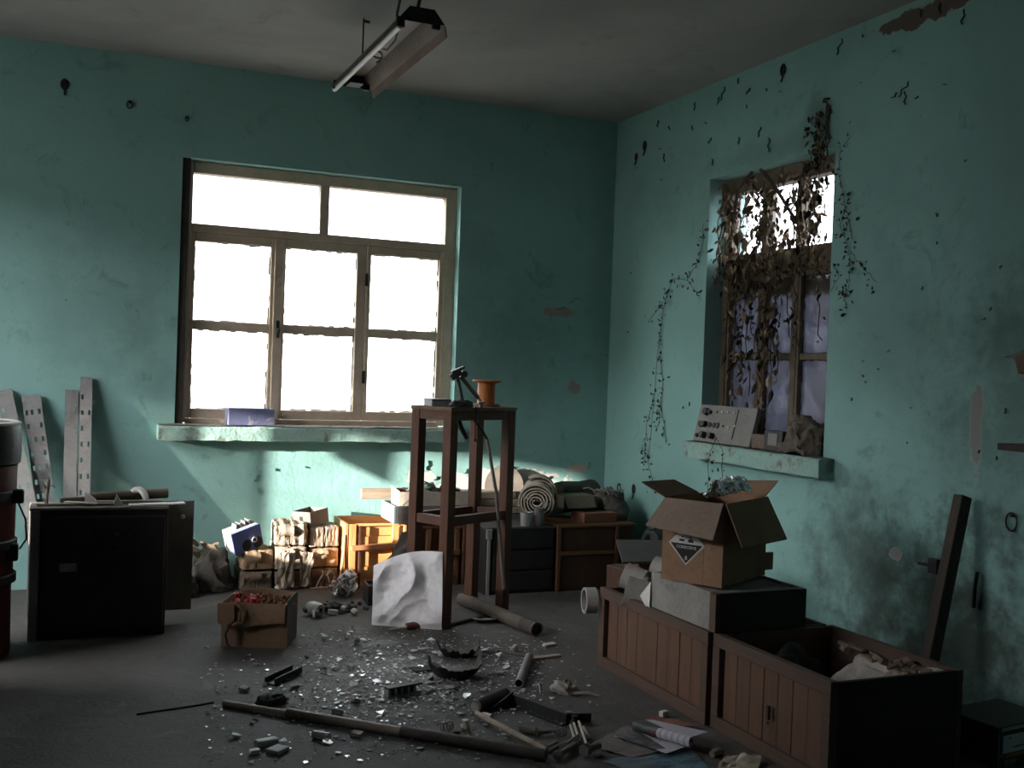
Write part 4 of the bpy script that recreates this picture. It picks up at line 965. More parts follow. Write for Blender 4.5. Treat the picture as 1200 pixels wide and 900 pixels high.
# rubble sheet in the near bin
M_plaster = mat('old_plaster_sheet', (0.50,0.47,0.43), (0.40,0.37,0.34), 6, 0.9, 0.25, dirt=(0.20,0.14,0.10), dscale=7, dlo=0.55, dhi=0.68)
def rub(u, v):
    x = -1.00+0.37*u; y = -3.55+0.41*v
    h = 0.19+0.10*u - 0.05*v + 0.03*noise.noise(Vector((x*7,y*7,1)))+0.012*noise.noise(Vector((x*25,y*25,4)))
    if u > 0.93: h += 0.02
    return (x, y, min(h, 0.32))
tag(G().grid(36, 36, rub, 0.006).put('plaster_sheet', M_plaster, None), 'crumbling pale sheet of plaster lying in the nearest bin', 'plaster')
g = G()
for k in range(26):
    p = Vector((-0.70+rnd.uniform(-0.05,0.05), rnd.uniform(-3.52,-3.12), 0.31)); g.cbox(p, (rnd.uniform(.01,.05),rnd.uniform(.01,.05),rnd.uniform(.005,.02)), (rnd.uniform(-.5,.5),rnd.uniform(-.5,.5),rnd.uniform(0,3)))
stuff(tag(g.put('rubble_crumbs', mat('rubble_brown',(0.26,0.19,0.14),(0.19,0.14,0.105),12,0.95,0.3), None), 'brown crumbs along the wall side of the nearest bin', 'rubble'))
cloth_lump('black_plastic_sheet','black plastic sheet crumpled in the middle of the nearest bin','plastic sheet',(-0.86,-3.045,0.022),(0.34,0.12,0.25),mat('black_sheet',(0.035,0.036,0.035),(0.025,0.026,0.025),8,0.5,0.2),4.4,0.025)
# grey shallow wooden box on the long bin
M_greybox = mat('grey_weathered_box', (0.30,0.285,0.265), (0.235,0.222,0.205), 6, 0.8, 0.15, dirt=(0.15,0.14,0.13), dscale=5)
t = thing('shallow_grey_box', 'shallow grey wooden box under the hazard-labelled carton', 'box', (-1.128,-2.962,BH+0.001), 0.01)
w_, d_, h_ = 0.40, 0.44, 0.138
G().box((0.0,0,0),(0.014,d_,h_)).put('side_panel', M_greybox, t, bevel=0.002)
G().box((-0.004,-0.004,0),(0.016,0.035,h_)).put('corner_post', M_binf, t, bevel=0.002)
G().box((0.014,0,0),(w_,0.014,h_)).put('front_panel', mat('shaded_grey_box_side',(0.055,0.05,0.046),(0.04,0.037,0.034),8,0.8), t, bevel=0.002)  # front panel coloured far darker than the sides, as painted shade
G().box((w_-0.014,0.014,0),(w_,d_,h_)).put('side_panel', M_greybox, t, bevel=0.002)
G().box((0.014,d_-0.014,0),(w_-0.014,d_,h_)).put('back_panel', M_greybox, t, bevel=0.002)
G().box((0.014,0.014,h_-0.02),(w_-0.014,d_-0.014,h_-0.008)).put('lid', M_greybox, t)
# carton with the hazard label
CZ = BH+0.001+0.138+0.001
P0 = Vector((-1.052,-2.882,CZ)); e1 = Vector((-0.50,0.866,0)); e2 = Vector((0.866,0.50,0))
ca = math.atan2(e2.y, e2.x)
t = thing('hazard_carton', 'brown cardboard carton with a corrosive label and open flaps', 'carton', P0, ca)
# local frame: x along the dark front face, y along the labelled left face
LX, LY, LZ, th = 0.385, 0.250, 0.305, 0.005
M_carton = mat('carton_brown', (0.34,0.205,0.125), (0.27,0.165,0.10), 5, 0.85, 0.1, dirt=(0.17,0.11,0.075), dscale=5)
M_cartond = mat('carton_shadow_side', (0.15,0.105,0.08), (0.11,0.08,0.06), 6, 0.85, 0.1)
G().box((0,0,0),(th,LY,LZ)).put('label_side', M_carton, t)
G().box((th,0,0),(LX,th,LZ)).put('front_side', M_carton, t)
G().box((LX-th,th,0),(LX,LY,LZ)).put('far_side', M_carton, t)
G().box((th,LY-th,0),(LX-th,LY,LZ)).put('back_side', M_carton, t)
G().box((th,th,0),(LX-th,LY-th,th)).put('bottom', M_card_in, t)
M_flap = mat('flap_grey_brown', (0.30,0.225,0.175), (0.25,0.185,0.145), 7, 0.85, 0.12, dirt=(0.17,0.13,0.105))
G().prism([(0,0.005,LZ),(0,LY-0.005,LZ),(-0.095,LY+0.02,LZ-0.098),(-0.095,-0.005,LZ-0.122)], (-0.003,0,0.004)).put('flap', M_flap, t, label='greyish flap hanging over the label')
G().prism([(0.005,0,LZ),(LX-0.005,0,LZ),(LX+0.02,-0.075,LZ-0.16),(-0.005,-0.075,LZ-0.15)], (0,-0.003,0.004)).put('flap', M_carton, t)
G().prism([(LX,0.01,LZ),(LX,LY-0.01,LZ),(LX+0.10,LY+0.01,LZ+0.035),(LX+0.12,0.01,LZ+0.055)], (0,0,0.004)).put('flap', M_carton, t)
G().prism([(0.01,LY,LZ),(LX-0.1,LY,LZ),(LX-0.14,LY+0.09,LZ+0.045),(0.0,LY+0.10,LZ+0.050)], (0,0,0.004)).put('flap', M_card_in, t)
# corrosive label on the left side (plane x = 0, seen from -x); paper diamond with print
LM = Matrix(((0,0,-1,-0.0008),(-1,0,0,0.148),(0,1,0,0.143),(0,0,0,1)))   # label x -> -y, label y -> z, label normal -> -x
def flat(pts, z, m=LM): 
    g = G(); n = len(pts); g.add([m @ Vector((x, y, z)) for x, y in pts], [tuple(range(n))]); return g
M_lwhite = mat('label_white', (0.55,0.54,0.52), (0.50,0.49,0.47), 12, 0.7, 0, fine=0.1)
M_lblack = mat('label_black', (0.018,0.018,0.02), (0.014,0.014,0.016), 12, 0.7, 0)
R_ = 0.074
G().prism([LM @ Vector((x, y, 0)) for x, y in ((R_,0),(0,R_*1.05),(-R_,0),(0,-R_*1.05))], LM.to_3x3() @ Vector((0,0,0.0008))).put('label', M_lwhite, t, label='white and black corrosive diamond label')
G().add([LM @ Vector((x, y, 0.0011)) for x, y in ((R_*0.90,0.001),(-R_*0.90,0.001),(0,-R_*0.96))], [(0,1,2)]).put('label_black_half', M_lblack, t, label='black lower half of the label')
lettering('CORROSIVE', 0.0155, LM @ Matrix.Translation((0,-0.012,0.0013)), M_lwhite, t)
lettering('8', 0.022, LM @ Matrix.Translation((0,-0.052,0.0013)), M_lwhite, t)
def pic(g, pts): g.add([LM @ Vector((x, y, 0.0012)) for x, y in pts], [tuple(range(len(pts)))])
g = G()
pic(g, ((-0.030,0.010),(-0.008,0.010),(-0.008,0.018),(-0.030,0.018)))                 # metal bar being eaten
pic(g, ((0.006,0.008),(0.030,0.008),(0.030,0.012),(0.024,0.020),(0.010,0.020),(0.006,0.014)))   # hand
for s in (-1, 1):
    pic(g, [(s*0.018+0.0035*math.cos(a), 0.026+0.0035*math.sin(a)) for a in [2*pi*i/8 for i in range(8)]])   # drops
    pic(g, ((s*0.010-0.012,0.044),(s*0.010+0.010,0.040),(s*0.010+0.011,0.045),(s*0.010-0.011,0.050)))      # test tubes
g.put('label_pictogram', M_lblack, t)
G().box((-0.0008,0.075,0.0),(0.0,0.079,0.20)).put('crease', M_card_in, t); G().box((-0.0006,0.025,0.13),(0.0,0.05,0.15)).put('hand_hole', M_card_in, t)
# aluminium foil inside
m, nt, b, out = newmat('aluminium_foil'); b.inputs['Base Color'].default_value = (0.82,0.83,0.84,1); b.inputs['Metallic'].default_value = 1.0; b.inputs['Roughness'].default_value = 0.24; M_foil = m
def foil(u, v):
    x = 0.035+0.265*u; y = 0.035+0.07*v
    z = LZ-0.01+0.090*(0.5+0.5*math.sin(v*pi))*(1 if v < 0.7 else 0.6)
    q = Vector((u*7, v*5, 2))
    return Vector((x, y, z)) + Vector((0.2,1.0,0.6))*(abs(noise.noise(q*1.4))*0.034-0.01) + noise.noise_vector(q*2.7)*0.010 + Vector((rnd.uniform(-1,1),rnd.uniform(-1,1),rnd.uniform(-1,1)))*0.0022
fo = G().grid(46, 26, foil).put('foil_wad', M_foil, None)
tag(fo, 'crumpled silver foil bulging out of the open carton', 'foil', loc=P0, rot=(0,0,ca))
# beige card edge behind the carton
tag(G().box((0,0,0),(0.22,0.012,0.07)).put('card_strip', M_card, None), 'brown card edge standing behind the carton on the bin', 'card', loc=(-0.84,-2.62,BH+0.142), rot=(0,0,0.05))

# pipe rings, cups and boxes at the far end of the long bin
M_pipe = mat('grey_pipe', (0.40,0.385,0.36), (0.32,0.305,0.285), 9, 0.6, 0.1, dirt=(0.2,0.19,0.175))
def ringpipe(label, loc, r, L, rot, th=0.010, group='pipe collars in the long bin'):
    o = G().lathe([(r-th,0),(r,0),(r,L),(r-th,L),(r-th,0)], 26, close=False).put('pipe_collar', M_pipe, None, smooth=True, angle=40)
    return tag(o, label, 'pipe collar', group, loc, rot)
PX = -pi/2
ringpipe('largest grey pipe collar, leaning on the left rim of the long bin', (-1.055,-2.36,0.335), 0.062, 0.09, (PX+0.25,0.0,1.05))
ringpipe('grey pipe collar just behind the largest one', (-0.985,-2.215,0.36), 0.055, 0.09, (PX+0.3,0,0.75))
ringpipe('grey pipe collar right of the white paper corner', (-0.935,-2.42,0.375), 0.055, 0.09, (PX+0.2,0,0.9))
ringpipe('grey pipe collar hanging outside the far end of the long bin', (-1.150,-2.095,0.27), 0.055, 0.05, (PX,0,1.35))
ringpipe('grey pipe collar highest, below the reddish box', (-0.865,-2.25,0.40), 0.050, 0.09, (PX+0.2,0,0.6))
tag(G().lathe([(0,0),(0.045,0),(0.052,0.09),(0.047,0.092),(0.04,0.01),(0,0.01)], 22).put('grey_pot', mat('bluegrey_pot',(0.20,0.22,0.23),(0.15,0.165,0.175),8,0.6), None, smooth=True), 'small blue-grey pot between the pipe collars', 'pot', loc=(-1.03,-2.50,0.285), rot=(0.2,0.1,0))
tag(G().prism([(0,0,0.0),(0.0,-0.075,-0.055),(0.0,-0.078,0.070)], (0.002,0,0)).put('white_paper_corner', M_white, None), 'white folded paper corner sticking up beside the shallow grey box', 'paper', loc=(-1.143,-2.455,0.365))
t = thing('red_brown_box', 'reddish box with a dark drooping lid behind the pipe collars', 'box', (-0.90,-2.02,0.0), -0.25)
G().box((0,0,0),(0.34,0.24,0.42)).put('body', M_redbox, t, bevel=0.004)
G().prism([(-0.10,-0.10,0.42),(0.36,-0.05,0.425),(0.38,0.26,0.46),(-0.04,0.26,0.46)], (0,0,0.01)).put('lid', mat('dark_lid',(0.075,0.078,0.07),(0.055,0.057,0.052),8,0.8), t, label='dark drooping lid')
tag(G().box((0,0,0),(0.20,0.22,0.32)).put('brown_block', M_dkbrown, None, bevel=0.005), 'dark brown box standing on the floor at the far end of the long bin', 'box', loc=(-0.80,-1.80,0), rot=(0,0,0.1))

# timber leaning on the right wall, switch, conduit, shelf ends
M_timber = wood('dark_timber', (0.075,0.058,0.046), (0.052,0.04,0.033), 'z', 8, 0.8)
tag(G().bar((0,0,0),(0.235,0.06,0.80),0.055,0.045,up=(0,1,0)).put('timber_post', M_timber, None, bevel=0.004), 'dark timber leaning on the right wall beyond the bins', 'timber', loc=(-0.30,-3.10,0.02))
t = thing('wall_switch', 'small dark switch box on the right wall beside the leaning timber', 'switch', (-0.001,-2.868,0.515))
G().box((-0.035,-0.025,-0.03),(0,0.025,0.03)).put('box', M_black, t, bevel=0.004); G().cbox((-0.03,0.05,0.0),(0.012,0.05,0.012),(0,0,0.2)).put('lever', mat('dark_red_part',(0.10,0.04,0.035),(0.07,0.03,0.026),9,0.6), t)
t = thing('conduit_stub', 'short dark cable stub on the right wall, right of the timber', 'cable', (-0.012,-3.075,0.44))
G().tube([(0,0,0.09),(-0.006,0.004,0.03),(0,0.012,-0.05)], 0.008, 7).put('cable', M_black, t)
t = thing('broken_shelf', 'broken brown shelf board jutting in at the right edge', 'shelf', (-0.15,-3.30,1.30))
G().prism([(0.0,-0.05,-0.005),(0.0,-0.36,0.06),(0.0,-0.36,0.14),(0.0,-0.03,0.055)], (0.02,0,0)).put('board', mat('brown_hardboard',(0.19,0.125,0.09),(0.14,0.09,0.065),7,0.8), t)
G().prism([(0.02,0.035,0.055),(0.0,-0.12,0.10),(0.0,-0.06,0.05)], (0.13,0,0)).put('bracket', M_black, t)
tag(G().box((-0.22,-0.30,-0.012),(0,0,0.012)).put('shelf_plank', M_timber, None, bevel=0.003), 'dark shelf plank end at the right edge below the broken shelf', 'shelf', loc=(-0.001,-3.335,1.035))
# printed carton in the lower right corner
t = thing('printed_carton', 'dark carton with a pale printed label in the lower right corner', 'carton', (-0.452,-3.600,0), 0.12)
G().box((0,0,0),(0.30,0.22,0.135)).put('body', M_black, t, bevel=0.004)
FM = Matrix(((1,0,0,0),(0,0,-1,-0.0006),(0,1,0,0),(0,0,0,1)))
def fpl(g, x0, z0, x1, z1, d=0.0): g.box((x0,-0.0012-d,z0),(x1,-0.0004,z1))
g = G(); fpl(g, 0.026,0.046,0.20,0.105); g.put('label', mat('label_grey',(0.50,0.52,0.55),(0.43,0.45,0.48),9,0.6,0), t, label='pale grey printed label')
g = G(); fpl(g, 0.016,0.120,0.25,0.131); g.put('top_band', mat('label_beige',(0.36,0.34,0.30),(0.30,0.28,0.25),9,0.6,0), t)
g = G(); fpl(g, 0.045,0.030,0.24,0.043); g.put('orange_band', mat('label_orange',(0.35,0.15,0.06),(0.28,0.12,0.05),9,0.6,0), t)
g = G(); fpl(g, 0.004,0.002,0.007,0.115); fpl(g, 0.007,0.037,0.03,0.040); g.put('border_line', mat('label_line',(0.30,0.30,0.30),(0.25,0.25,0.25),9,0.6,0), t)
g = G(); fpl(g, 0.075,0.060,0.135,0.066,0.0006); fpl(g, 0.04,0.095,0.062,0.097,0.0006); fpl(g, 0.058,0.088,0.066,0.096,0.0006); g.put('print', mat('print_grey',(0.16,0.17,0.18),(0.12,0.13,0.14),9,0.6,0), t)
lettering('RUSP', 0.026, FM @ Matrix.Translation((0.068,0.014,0.0008)), mat('label_line',(0.30,0.30,0.30)), t)
tag(G().prism([(0,0,0),(0.05,0,0.01),(0.045,0,0.06),(0.01,0,0.055)], (0,0.004,0)).put('card_scrap', M_greycard, None), 'dim grey scrap of card standing on the floor right of the near bin', 'card', loc=(-0.47,-3.36,0), rot=(-0.3,0,-0.3))
# ------------------------------------------------------------------ on the window sills
M_bluecrate = mat('faded_blue_crate', (0.17,0.19,0.32), (0.13,0.145,0.25), 9, 0.7, 0.15, dirt=(0.33,0.31,0.36), dscale=14, dlo=0.58, dhi=0.66)
t = thing('two_cell_box', 'small faded blue box with two compartments on the back window sill', 'box', (-2.415,-0.108,0.884), 0.06)
w_, d_, h_, th = 0.255, 0.095, 0.092, 0.008
G().box((0,0,0),(w_,th,h_)).put('front_panel', M_bluecrate, t, bevel=0.002); G().box((0,d_-th,0),(w_,d_,h_)).put('back_panel', M_bluecrate, t, bevel=0.002)
for x in (0, w_/2-th/2, w_-th): G().box((x,th,0),(x+th,d_-th,h_-(0.004 if 0 < x < w_-th else 0))).put('divider' if 0 < x < w_-th-0.001 else 'side_panel', M_bluecrate, t, bevel=0.002)
G().box((th,th,0),(w_-th,d_-th,th)).put('bottom', M_bluecrate, t)
M_panel = mat('grey_panel', (0.24,0.23,0.215), (0.195,0.187,0.175), 8, 0.7, 0.12, dirt=(0.18,0.165,0.15))
t = thing('switch_panel', 'grey panel of knobs and sockets leaning on the right window sill', 'control panel', (-0.070,-1.130,0.896), rot=(0,0.26,-pi/2-0.02))
# local: x runs along the sill (towards the viewer), y faces the room as -y
t.rotation_euler = (-0.24,0,-pi/2+0.03)
G().box((0,0,0),(0.50,0.03,0.205)).put('plate', M_panel, t, bevel=0.004)
RXp = Matrix.Rotation(pi/2,4,'X')
def knob(x, z, r, h, mt, name='knob'):
    G().lathe([(0,0),(r,0),(r*0.85,h),(0,h)], 14, Matrix.Translation((x,0.0,z)) @ RXp).put(name, mt, t, smooth=True)
for (x, z, r, h) in ((0.075,0.165,0.022,0.022),(0.108,0.165,0.012,0.018),(0.055,0.095,0.018,0.02),(0.085,0.095,0.018,0.025),(0.125,0.095,0.015,0.006),(0.163,0.095,0.015,0.006),(0.195,0.095,0.017,0.006),(0.10,0.035,0.020,0.03),(0.175,0.035,0.018,0.03),(0.035,0.03,0.012,0.012),(0.245,0.095,0.007,0.004),(0.165,0.168,0.007,0.004)): knob(x, z, r, h, M_black)
for (x, z) in ((0.215,0.17),(0.265,0.17),(0.32,0.17),(0.30,0.09),(0.35,0.10)): knob(x, z, 0.007, 0.008, M_white, 'socket')
G().box((0.345,-0.004,0.03),(0.349,0,0.19)).put('groove', M_black, t)
t = thing('square_meter', 'small dark square box with a grey face on the right window sill', 'box', (-0.045,-1.735,0.894), rot=(-0.05,0,-pi/2))
G().box((0,0,0),(0.145,0.07,0.10)).put('case', M_black, t, bevel=0.004); G().box((0.035,-0.003,0.025),(0.11,0.001,0.085)).put('face', M_panel, t)
tag(G().box((-0.14,-0.02,0),(0.14,0.02,0.07)).jit(0.004).put('dusty_brick', M_dust, None, bevel=0.004), 'dusty brown block between the panel and the square box on the sill', 'block', loc=(-0.02,-1.62,0.894), rot=(0,0,-pi/2))
cloth_lump('dusty_rag','dusty brown rag heaped at the near end of the right window sill','rag',(0.005,-1.985,0.893),(0.17,0.24,0.165),mat('rag_brown',(0.16,0.13,0.105),(0.115,0.095,0.078),9,0.95,0.3),6.6,0.03,fold=18)
tag(G().cbox((0,0,0.05),(0.09,0.10,0.10)).jit(0.005).put('dark_block', mat('soot_block',(0.05,0.045,0.042),(0.035,0.032,0.03),9,0.9,0.2), None, bevel=0.004), 'dark block at the near end of the right window sill, behind the rag', 'block', loc=(0.03,-2.075,0.893), rot=(0,0,0.1))

# ------------------------------------------------------------------ dead vines
def leafmesh(k, r):
    g = G(); L = r; W = r*rnd.uniform(0.3,0.6); c = rnd.uniform(-0.5,0.8)
    pts = [(0,0),(0.3*L,W*0.5),(0.62*L,W*0.42),(L,0),(0.62*L,-W*0.42),(0.3*L,-W*0.5)]
    vs = [(x, y, c*abs(y)+0.35*c*x*x/L) for x, y in pts] + [(0.5*L,0,-0.12*c*L)]
    g.add(vs, [(0,1,6),(1,2,6),(2,3,6),(3,4,6),(4,5,6),(5,0,6)]); return g
M_leaf = mat('dry_leaf', (0.20,0.14,0.08), (0.11,0.075,0.045), 25, 0.85, 0.2)
M_leafp = mat('pale_dry_leaf', (0.40,0.32,0.215), (0.28,0.215,0.14), 25, 0.85, 0.2)
M_leafd = mat('dark_dry_leaf', (0.045,0.04,0.03), (0.03,0.027,0.021), 25, 0.9, 0.2)
M_stem = mat('dry_stem', (0.10,0.075,0.05), (0.07,0.052,0.036), 25, 0.9, 0.2)
def addleaf(g, p, r, rng):
    lm = leafmesh(0, r); e = Euler((rng.uniform(-1.6,1.6), rng.uniform(0.2,2.6), rng.uniform(0,6.28)))
    m = Matrix.Translation(p) @ e.to_matrix().to_4x4(); lm.mul(m); g.add(lm.v, lm.f)
def strand(pts, n=14, wob=0.02, seed=0):
    out = []
    for i in range(n+1):
        s = i/n*(len(pts)-1); j = min(int(s), len(pts)-2); f = s-j
        p = Vector(pts[j])*(1-f)+Vector(pts[j+1])*f
        out.append(p+noise.noise_vector(Vector((i*0.6, seed*3.1, seed)))*wob)
    return out
vr = random.Random(21)
t = thing('window_vine', 'dense dead vine hanging over the right-hand window', 'vine', (0,-1.6,2.30))
o0 = Vector(t.location)
gs = G(); gl, gp, gd = G(), G(), G(); big = []
spec = []   # strands in front of the glass: (y top, z top, y bottom, z bottom, leaves)
for k in range(26):
    y = vr.uniform(-2.02,-1.16); spec.append((y, vr.uniform(2.20,2.33), y+vr.uniform(-0.10,0.10), vr.uniform(1.75,1.95), 13))
for k in range(13):
    y = vr.choice((-1.30,-1.34,-1.40,-1.47,-1.55,-1.60,-1.66)); spec.append((y, vr.uniform(1.80,1.95), y+vr.uniform(-0.08,0.08), vr.uniform(1.05,1.45), 24))
for k in range(4): spec.append((vr.uniform(-1.20,-1.15), 2.3, -1.17, vr.uniform(1.75,1.9), 22))
for k in range(3):
    y = vr.uniform(-2.0,-1.8); spec.append((y, 1.9, y, vr.uniform(1.30,1.5), 9))
for i, (ya, za, yb, zb, nl) in enumerate(spec):
    x = vr.uniform(0.02,0.09)
    P = strand([(x, ya, za), (x-0.02, (ya+yb)/2, (za+zb)/2), (x, yb, zb)], 10, 0.035, i)
    gs.tube([p-o0 for p in P], 0.0028, 4)
    for j in range(nl):
        p = P[vr.randrange(len(P))] + Vector((vr.uniform(-0.03,0.02), vr.gauss(0,0.022), vr.gauss(0,0.025)))
        q = vr.random(); addleaf(gp if q < 0.28 else (gd if q > 0.75 else gl), p-o0, vr.uniform(0.022,0.055), vr)
for k in range(240):   # matted band over the transom
    p = Vector((vr.uniform(0.03,0.095), vr.uniform(-2.0,-1.15), vr.gauss(1.89,0.06))); q = vr.random()
    addleaf(gp if q < 0.5 else (gd if q > 0.8 else gl), p-o0, vr.uniform(0.022,0.055), vr)
for k in range(85):   # thick bunch in the middle of the top light
    p = Vector((vr.uniform(0.03,0.09), vr.gauss(-1.52,0.045), vr.uniform(2.0,2.28))); addleaf(gl if vr.random() < .6 else gd, p-o0, vr.uniform(0.03,0.06), vr)
for k in range(55):
    p = Vector((vr.uniform(0.03,0.09), vr.gauss(-1.93,0.05), vr.gauss(2.13,0.07))); addleaf(gd if vr.random() < .6 else gl, p-o0, vr.uniform(0.03,0.07), vr)
for (ya, yb) in ((-1.45,-1.24),(-1.52,-1.88)):   # two stout stems spreading from the lintel
    gs.tube([Vector((0.03, ya, 2.33))-o0, Vector((0.0, ya*0.6+yb*0.4, 2.24))-o0, Vector((0.05, yb, 1.95))-o0], 0.009, 6)
for k in range(110):   # trailing over the lintel to its hook
    z = vr.uniform(2.25,2.52); p = Vector((vr.uniform(-0.05,-0.01), -2.04+vr.gauss(0,0.035)-0.02*(z-2.3), z)); addleaf(gd if vr.random() < .5 else gl, p-o0, vr.uniform(0.02,0.045), vr)
for k in range(4): gs.tube([p-o0 for p in strand([(-0.008,-2.078,2.545),(-0.02,-2.05-0.02*k,2.40),(-0.01,-2.0-0.03*k,2.28)],8,0.02,40+k)], 0.003, 4)
for k in range(34):   # dangling below the sill
    z = vr.uniform(0.60,0.86); p = Vector((-0.11, -1.42+vr.choice((-0.06,0.06))+vr.gauss(0,0.02), z)); addleaf(gd, p-o0, vr.uniform(0.015,0.03), vr)
for k in (-0.06,0.06): gs.tube([p-o0 for p in strand([(-0.10,-1.40,0.93),(-0.112,-1.42+k,0.85),(-0.105,-1.42+k*1.2,0.60)],8,0.012,50)], 0.002, 4)
gs.put('stem', M_stem, t)
stuff(gl.put('leaves', M_leaf, t)); stuff(gp.put('pale_leaves', M_leafp, t)); stuff(gd.put('dark_leaves', M_leafd, t))
protos = []
for k in range(4):
    me = leafmesh(k, 0.075).mesh('leaf', (M_leaf, M_leafp, M_leafd, M_leaf)[k]); protos.append(me)
for k in range(70):
    lo = bpy.data.objects.new('leaf', protos[k % 4]); COL.objects.link(lo); lo.parent = t
    if k % 3: lo.location = Vector((vr.uniform(0.01,0.04), vr.uniform(-1.98,-1.17), vr.uniform(1.82,2.28)))-o0
    else: lo.location = Vector((vr.uniform(0.01,0.05), vr.uniform(-1.72,-1.28), vr.uniform(1.15,1.85)))-o0
    lo.rotation_euler = (vr.uniform(-1.5,1.5), vr.uniform(0.4,2.4), vr.uniform(0,6.28))
# growth outside the glass
t = thing('outside_creeper', 'dark leafy creeper seen against the sky outside the right-hand window', 'vine', (0.40,-1.6,2.3)); o0 = Vector(t.location)
gs = G(); gd = G()
for k in range(8):
    y = vr.uniform(-2.3,-1.0); x = vr.uniform(0.30,0.45)
    P = strand([(x,y,2.6),(x+0.03,y+vr.uniform(-.1,.1),2.2),(x,y+vr.uniform(-.2,.2),vr.uniform(1.2,1.9))],12,0.06,70+k); gs.tube([p-o0 for p in P], 0.003, 4)
    for j in range(16):
        addleaf(gd, P[vr.randrange(len(P))]+Vector((vr.gauss(0,.03),vr.gauss(0,.03),vr.gauss(0,.03)))-o0, vr.uniform(0.03,0.06), vr)
gs.put('stem', M_stem, t); stuff(gd.put('leaves', M_leafd, t))
def creeper(label, paths, nl, seed, spread=0.018, size=(0.014,0.03), clumps=None):
    t = thing('wall_creeper', label, 'vine', paths[0][0]); o0 = Vector(t.location); gs = G(); gd = G(); r = random.Random(seed)
    for i, P in enumerate(paths):
        S = strand(P, 18, 0.012, seed+i); S = [Vector((min(-0.004, -0.006+0.3*(p.x+0.006)), p.y, p.z)) for p in S]
        gs.tube([p-o0 for p in S], 0.0014, 4)
        for j in range(nl[i]):
            c = S[r.randrange(len(S))]; p = c+Vector((0, r.gauss(0,spread), r.gauss(0,spread*1.2))); p.x = -0.006-r.uniform(0,0.014)
            lm = leafmesh(0, r.uniform(*size)); e = Euler((r.uniform(-0.8,0.8), pi/2+r.uniform(-0.7,0.7), 0))
            m = Matrix.Translation(p-o0) @ Matrix.Rotation(r.uniform(0,6.28),4,'X') @ e.to_matrix().to_4x4(); lm.mul(m)
            lm.v = [(min(x, -0.002-o0.x), y, z) for x, y, z in lm.v]
            gd.add(lm.v, lm.f)
    gs.put('stem', M_stem, t); stuff(gd.put('leaves', M_leafd, t)); return t
def W(u, v): p = wx(u, v, 0.0); return (-0.006, p.y, p.z)
creeper('thin dead creeper trailing down the right wall, between the corner and the window', [[W(826,262),W(822,300),W(806,328)],[W(806,328),W(790,326),W(781,350),W(773,400),W(768,460),W(760,540),W(768,575)],[W(773,400),W(778,450),W(772,500)],[W(781,350),W(760,378)],[W(768,460),W(758,500),W(756,540)],[W(806,328),W(820,348)],[W(775,470),W(782,520)]], [22,70,36,10,32,10,24], 31, 0.020)
creeper('thin dead creeper on the right wall, on the camera side of the window', [[W(998,162),W(985,175),W(984,200)],[W(984,205),W(992,240),W(985,265),W(997,295),W(998,330),W(990,350)],[W(992,240),W(1000,280)],[W(997,295),W(1010,310),W(1028,330)],[W(978,310),W(984,325),W(976,340)],[W(990,345),W(992,362)]], [16,55,20,14,14,12], 37, 0.022)
# hooks, rings and holes in the walls
def ring_hook(label, p, normal, r=0.022, pin=True):
    t = thing('wall_ring', label, 'wall ring', p); n = Vector(normal); s = Vector((0,0,1)).cross(n)
    c = n*0.010-Vector((0,0,r*0.7))
    G().tube([c+s*r*0.75*math.cos(a)+Vector((0,0,r*math.sin(a))) for a in [2*pi*i/16 for i in range(17)]], 0.0035, 6, cap=False).put('ring', M_iron, t, smooth=True)
    if pin: G().tube([-n*0.0, n*0.014], 0.006, 8).put('pin', M_iron, t)
    return t
def socket_hole(label, p, normal, r=0.02):
    n = Vector(normal); z = n; m = z.to_track_quat('Z','Y').to_matrix().to_4x4()
    t = thing('wall_hole', label, 'wall plug', p)
    G().lathe([(r,0.0),(r*1.15,0.003),(r*0.8,0.006),(r*0.7,0.001),(0,0.001)], 14, m @ Matrix.Scale(0.75,4,(1,0,0)), close=False).put('rim', M_iron, t, smooth=True)
    G().tube([Vector((0,0,-r)), Vector((0.0,0,-r*2.2))-n*-0.012], 0.004, 6).put('wire_end', M_iron, t)
    return t
NB = (0,-1,0); NR = (-1,0,0)
def onb(u, v): p = wy(u, v, 0); return (p.x, -0.0005, p.z)
def onr(u, v): p = wx(u, v, 0); return (-0.0005, p.y, p.z)
socket_hole('dark plug with a bent wire high on the back wall, furthest left', onb(76,99), NB, 0.026)
ring_hook('iron ring high on the back wall, right of the dark plug', onb(152,120), NB, 0.02)
ring_hook('tiny hook on the back wall above the left end of the window', onb(219,138), NB, 0.012)
socket_hole('upper of two dark plugs on the right wall near the ceiling corner', onr(756,171), NR, 0.028)
socket_hole('lower of two dark plugs on the right wall near the ceiling corner', onr(746,184), NR, 0.022)
socket_hole('dark plug on the right wall near the ceiling above the window', onr(918,82), NR, 0.028)
socket_hole('dark round plug low on the right wall by the corner', onr(743,573), NR, 0.028)
ring_hook('iron ring low on the right wall by the corner', onr(727,568), NR, 0.026)
ring_hook('iron ring on the right wall at the right edge of the picture', onr(1188,604), NR, 0.034)
t = thing('wall_hook', 'iron hook above the window from which the vine hangs', 'hook', onr(972,118))
G().tube([(0,0,0.01),(-0.03,0,0.005),(-0.035,0.0,-0.012),(-0.03,-0.02,-0.014)], 0.005, 6).put('hook', M_iron, t, smooth=True)
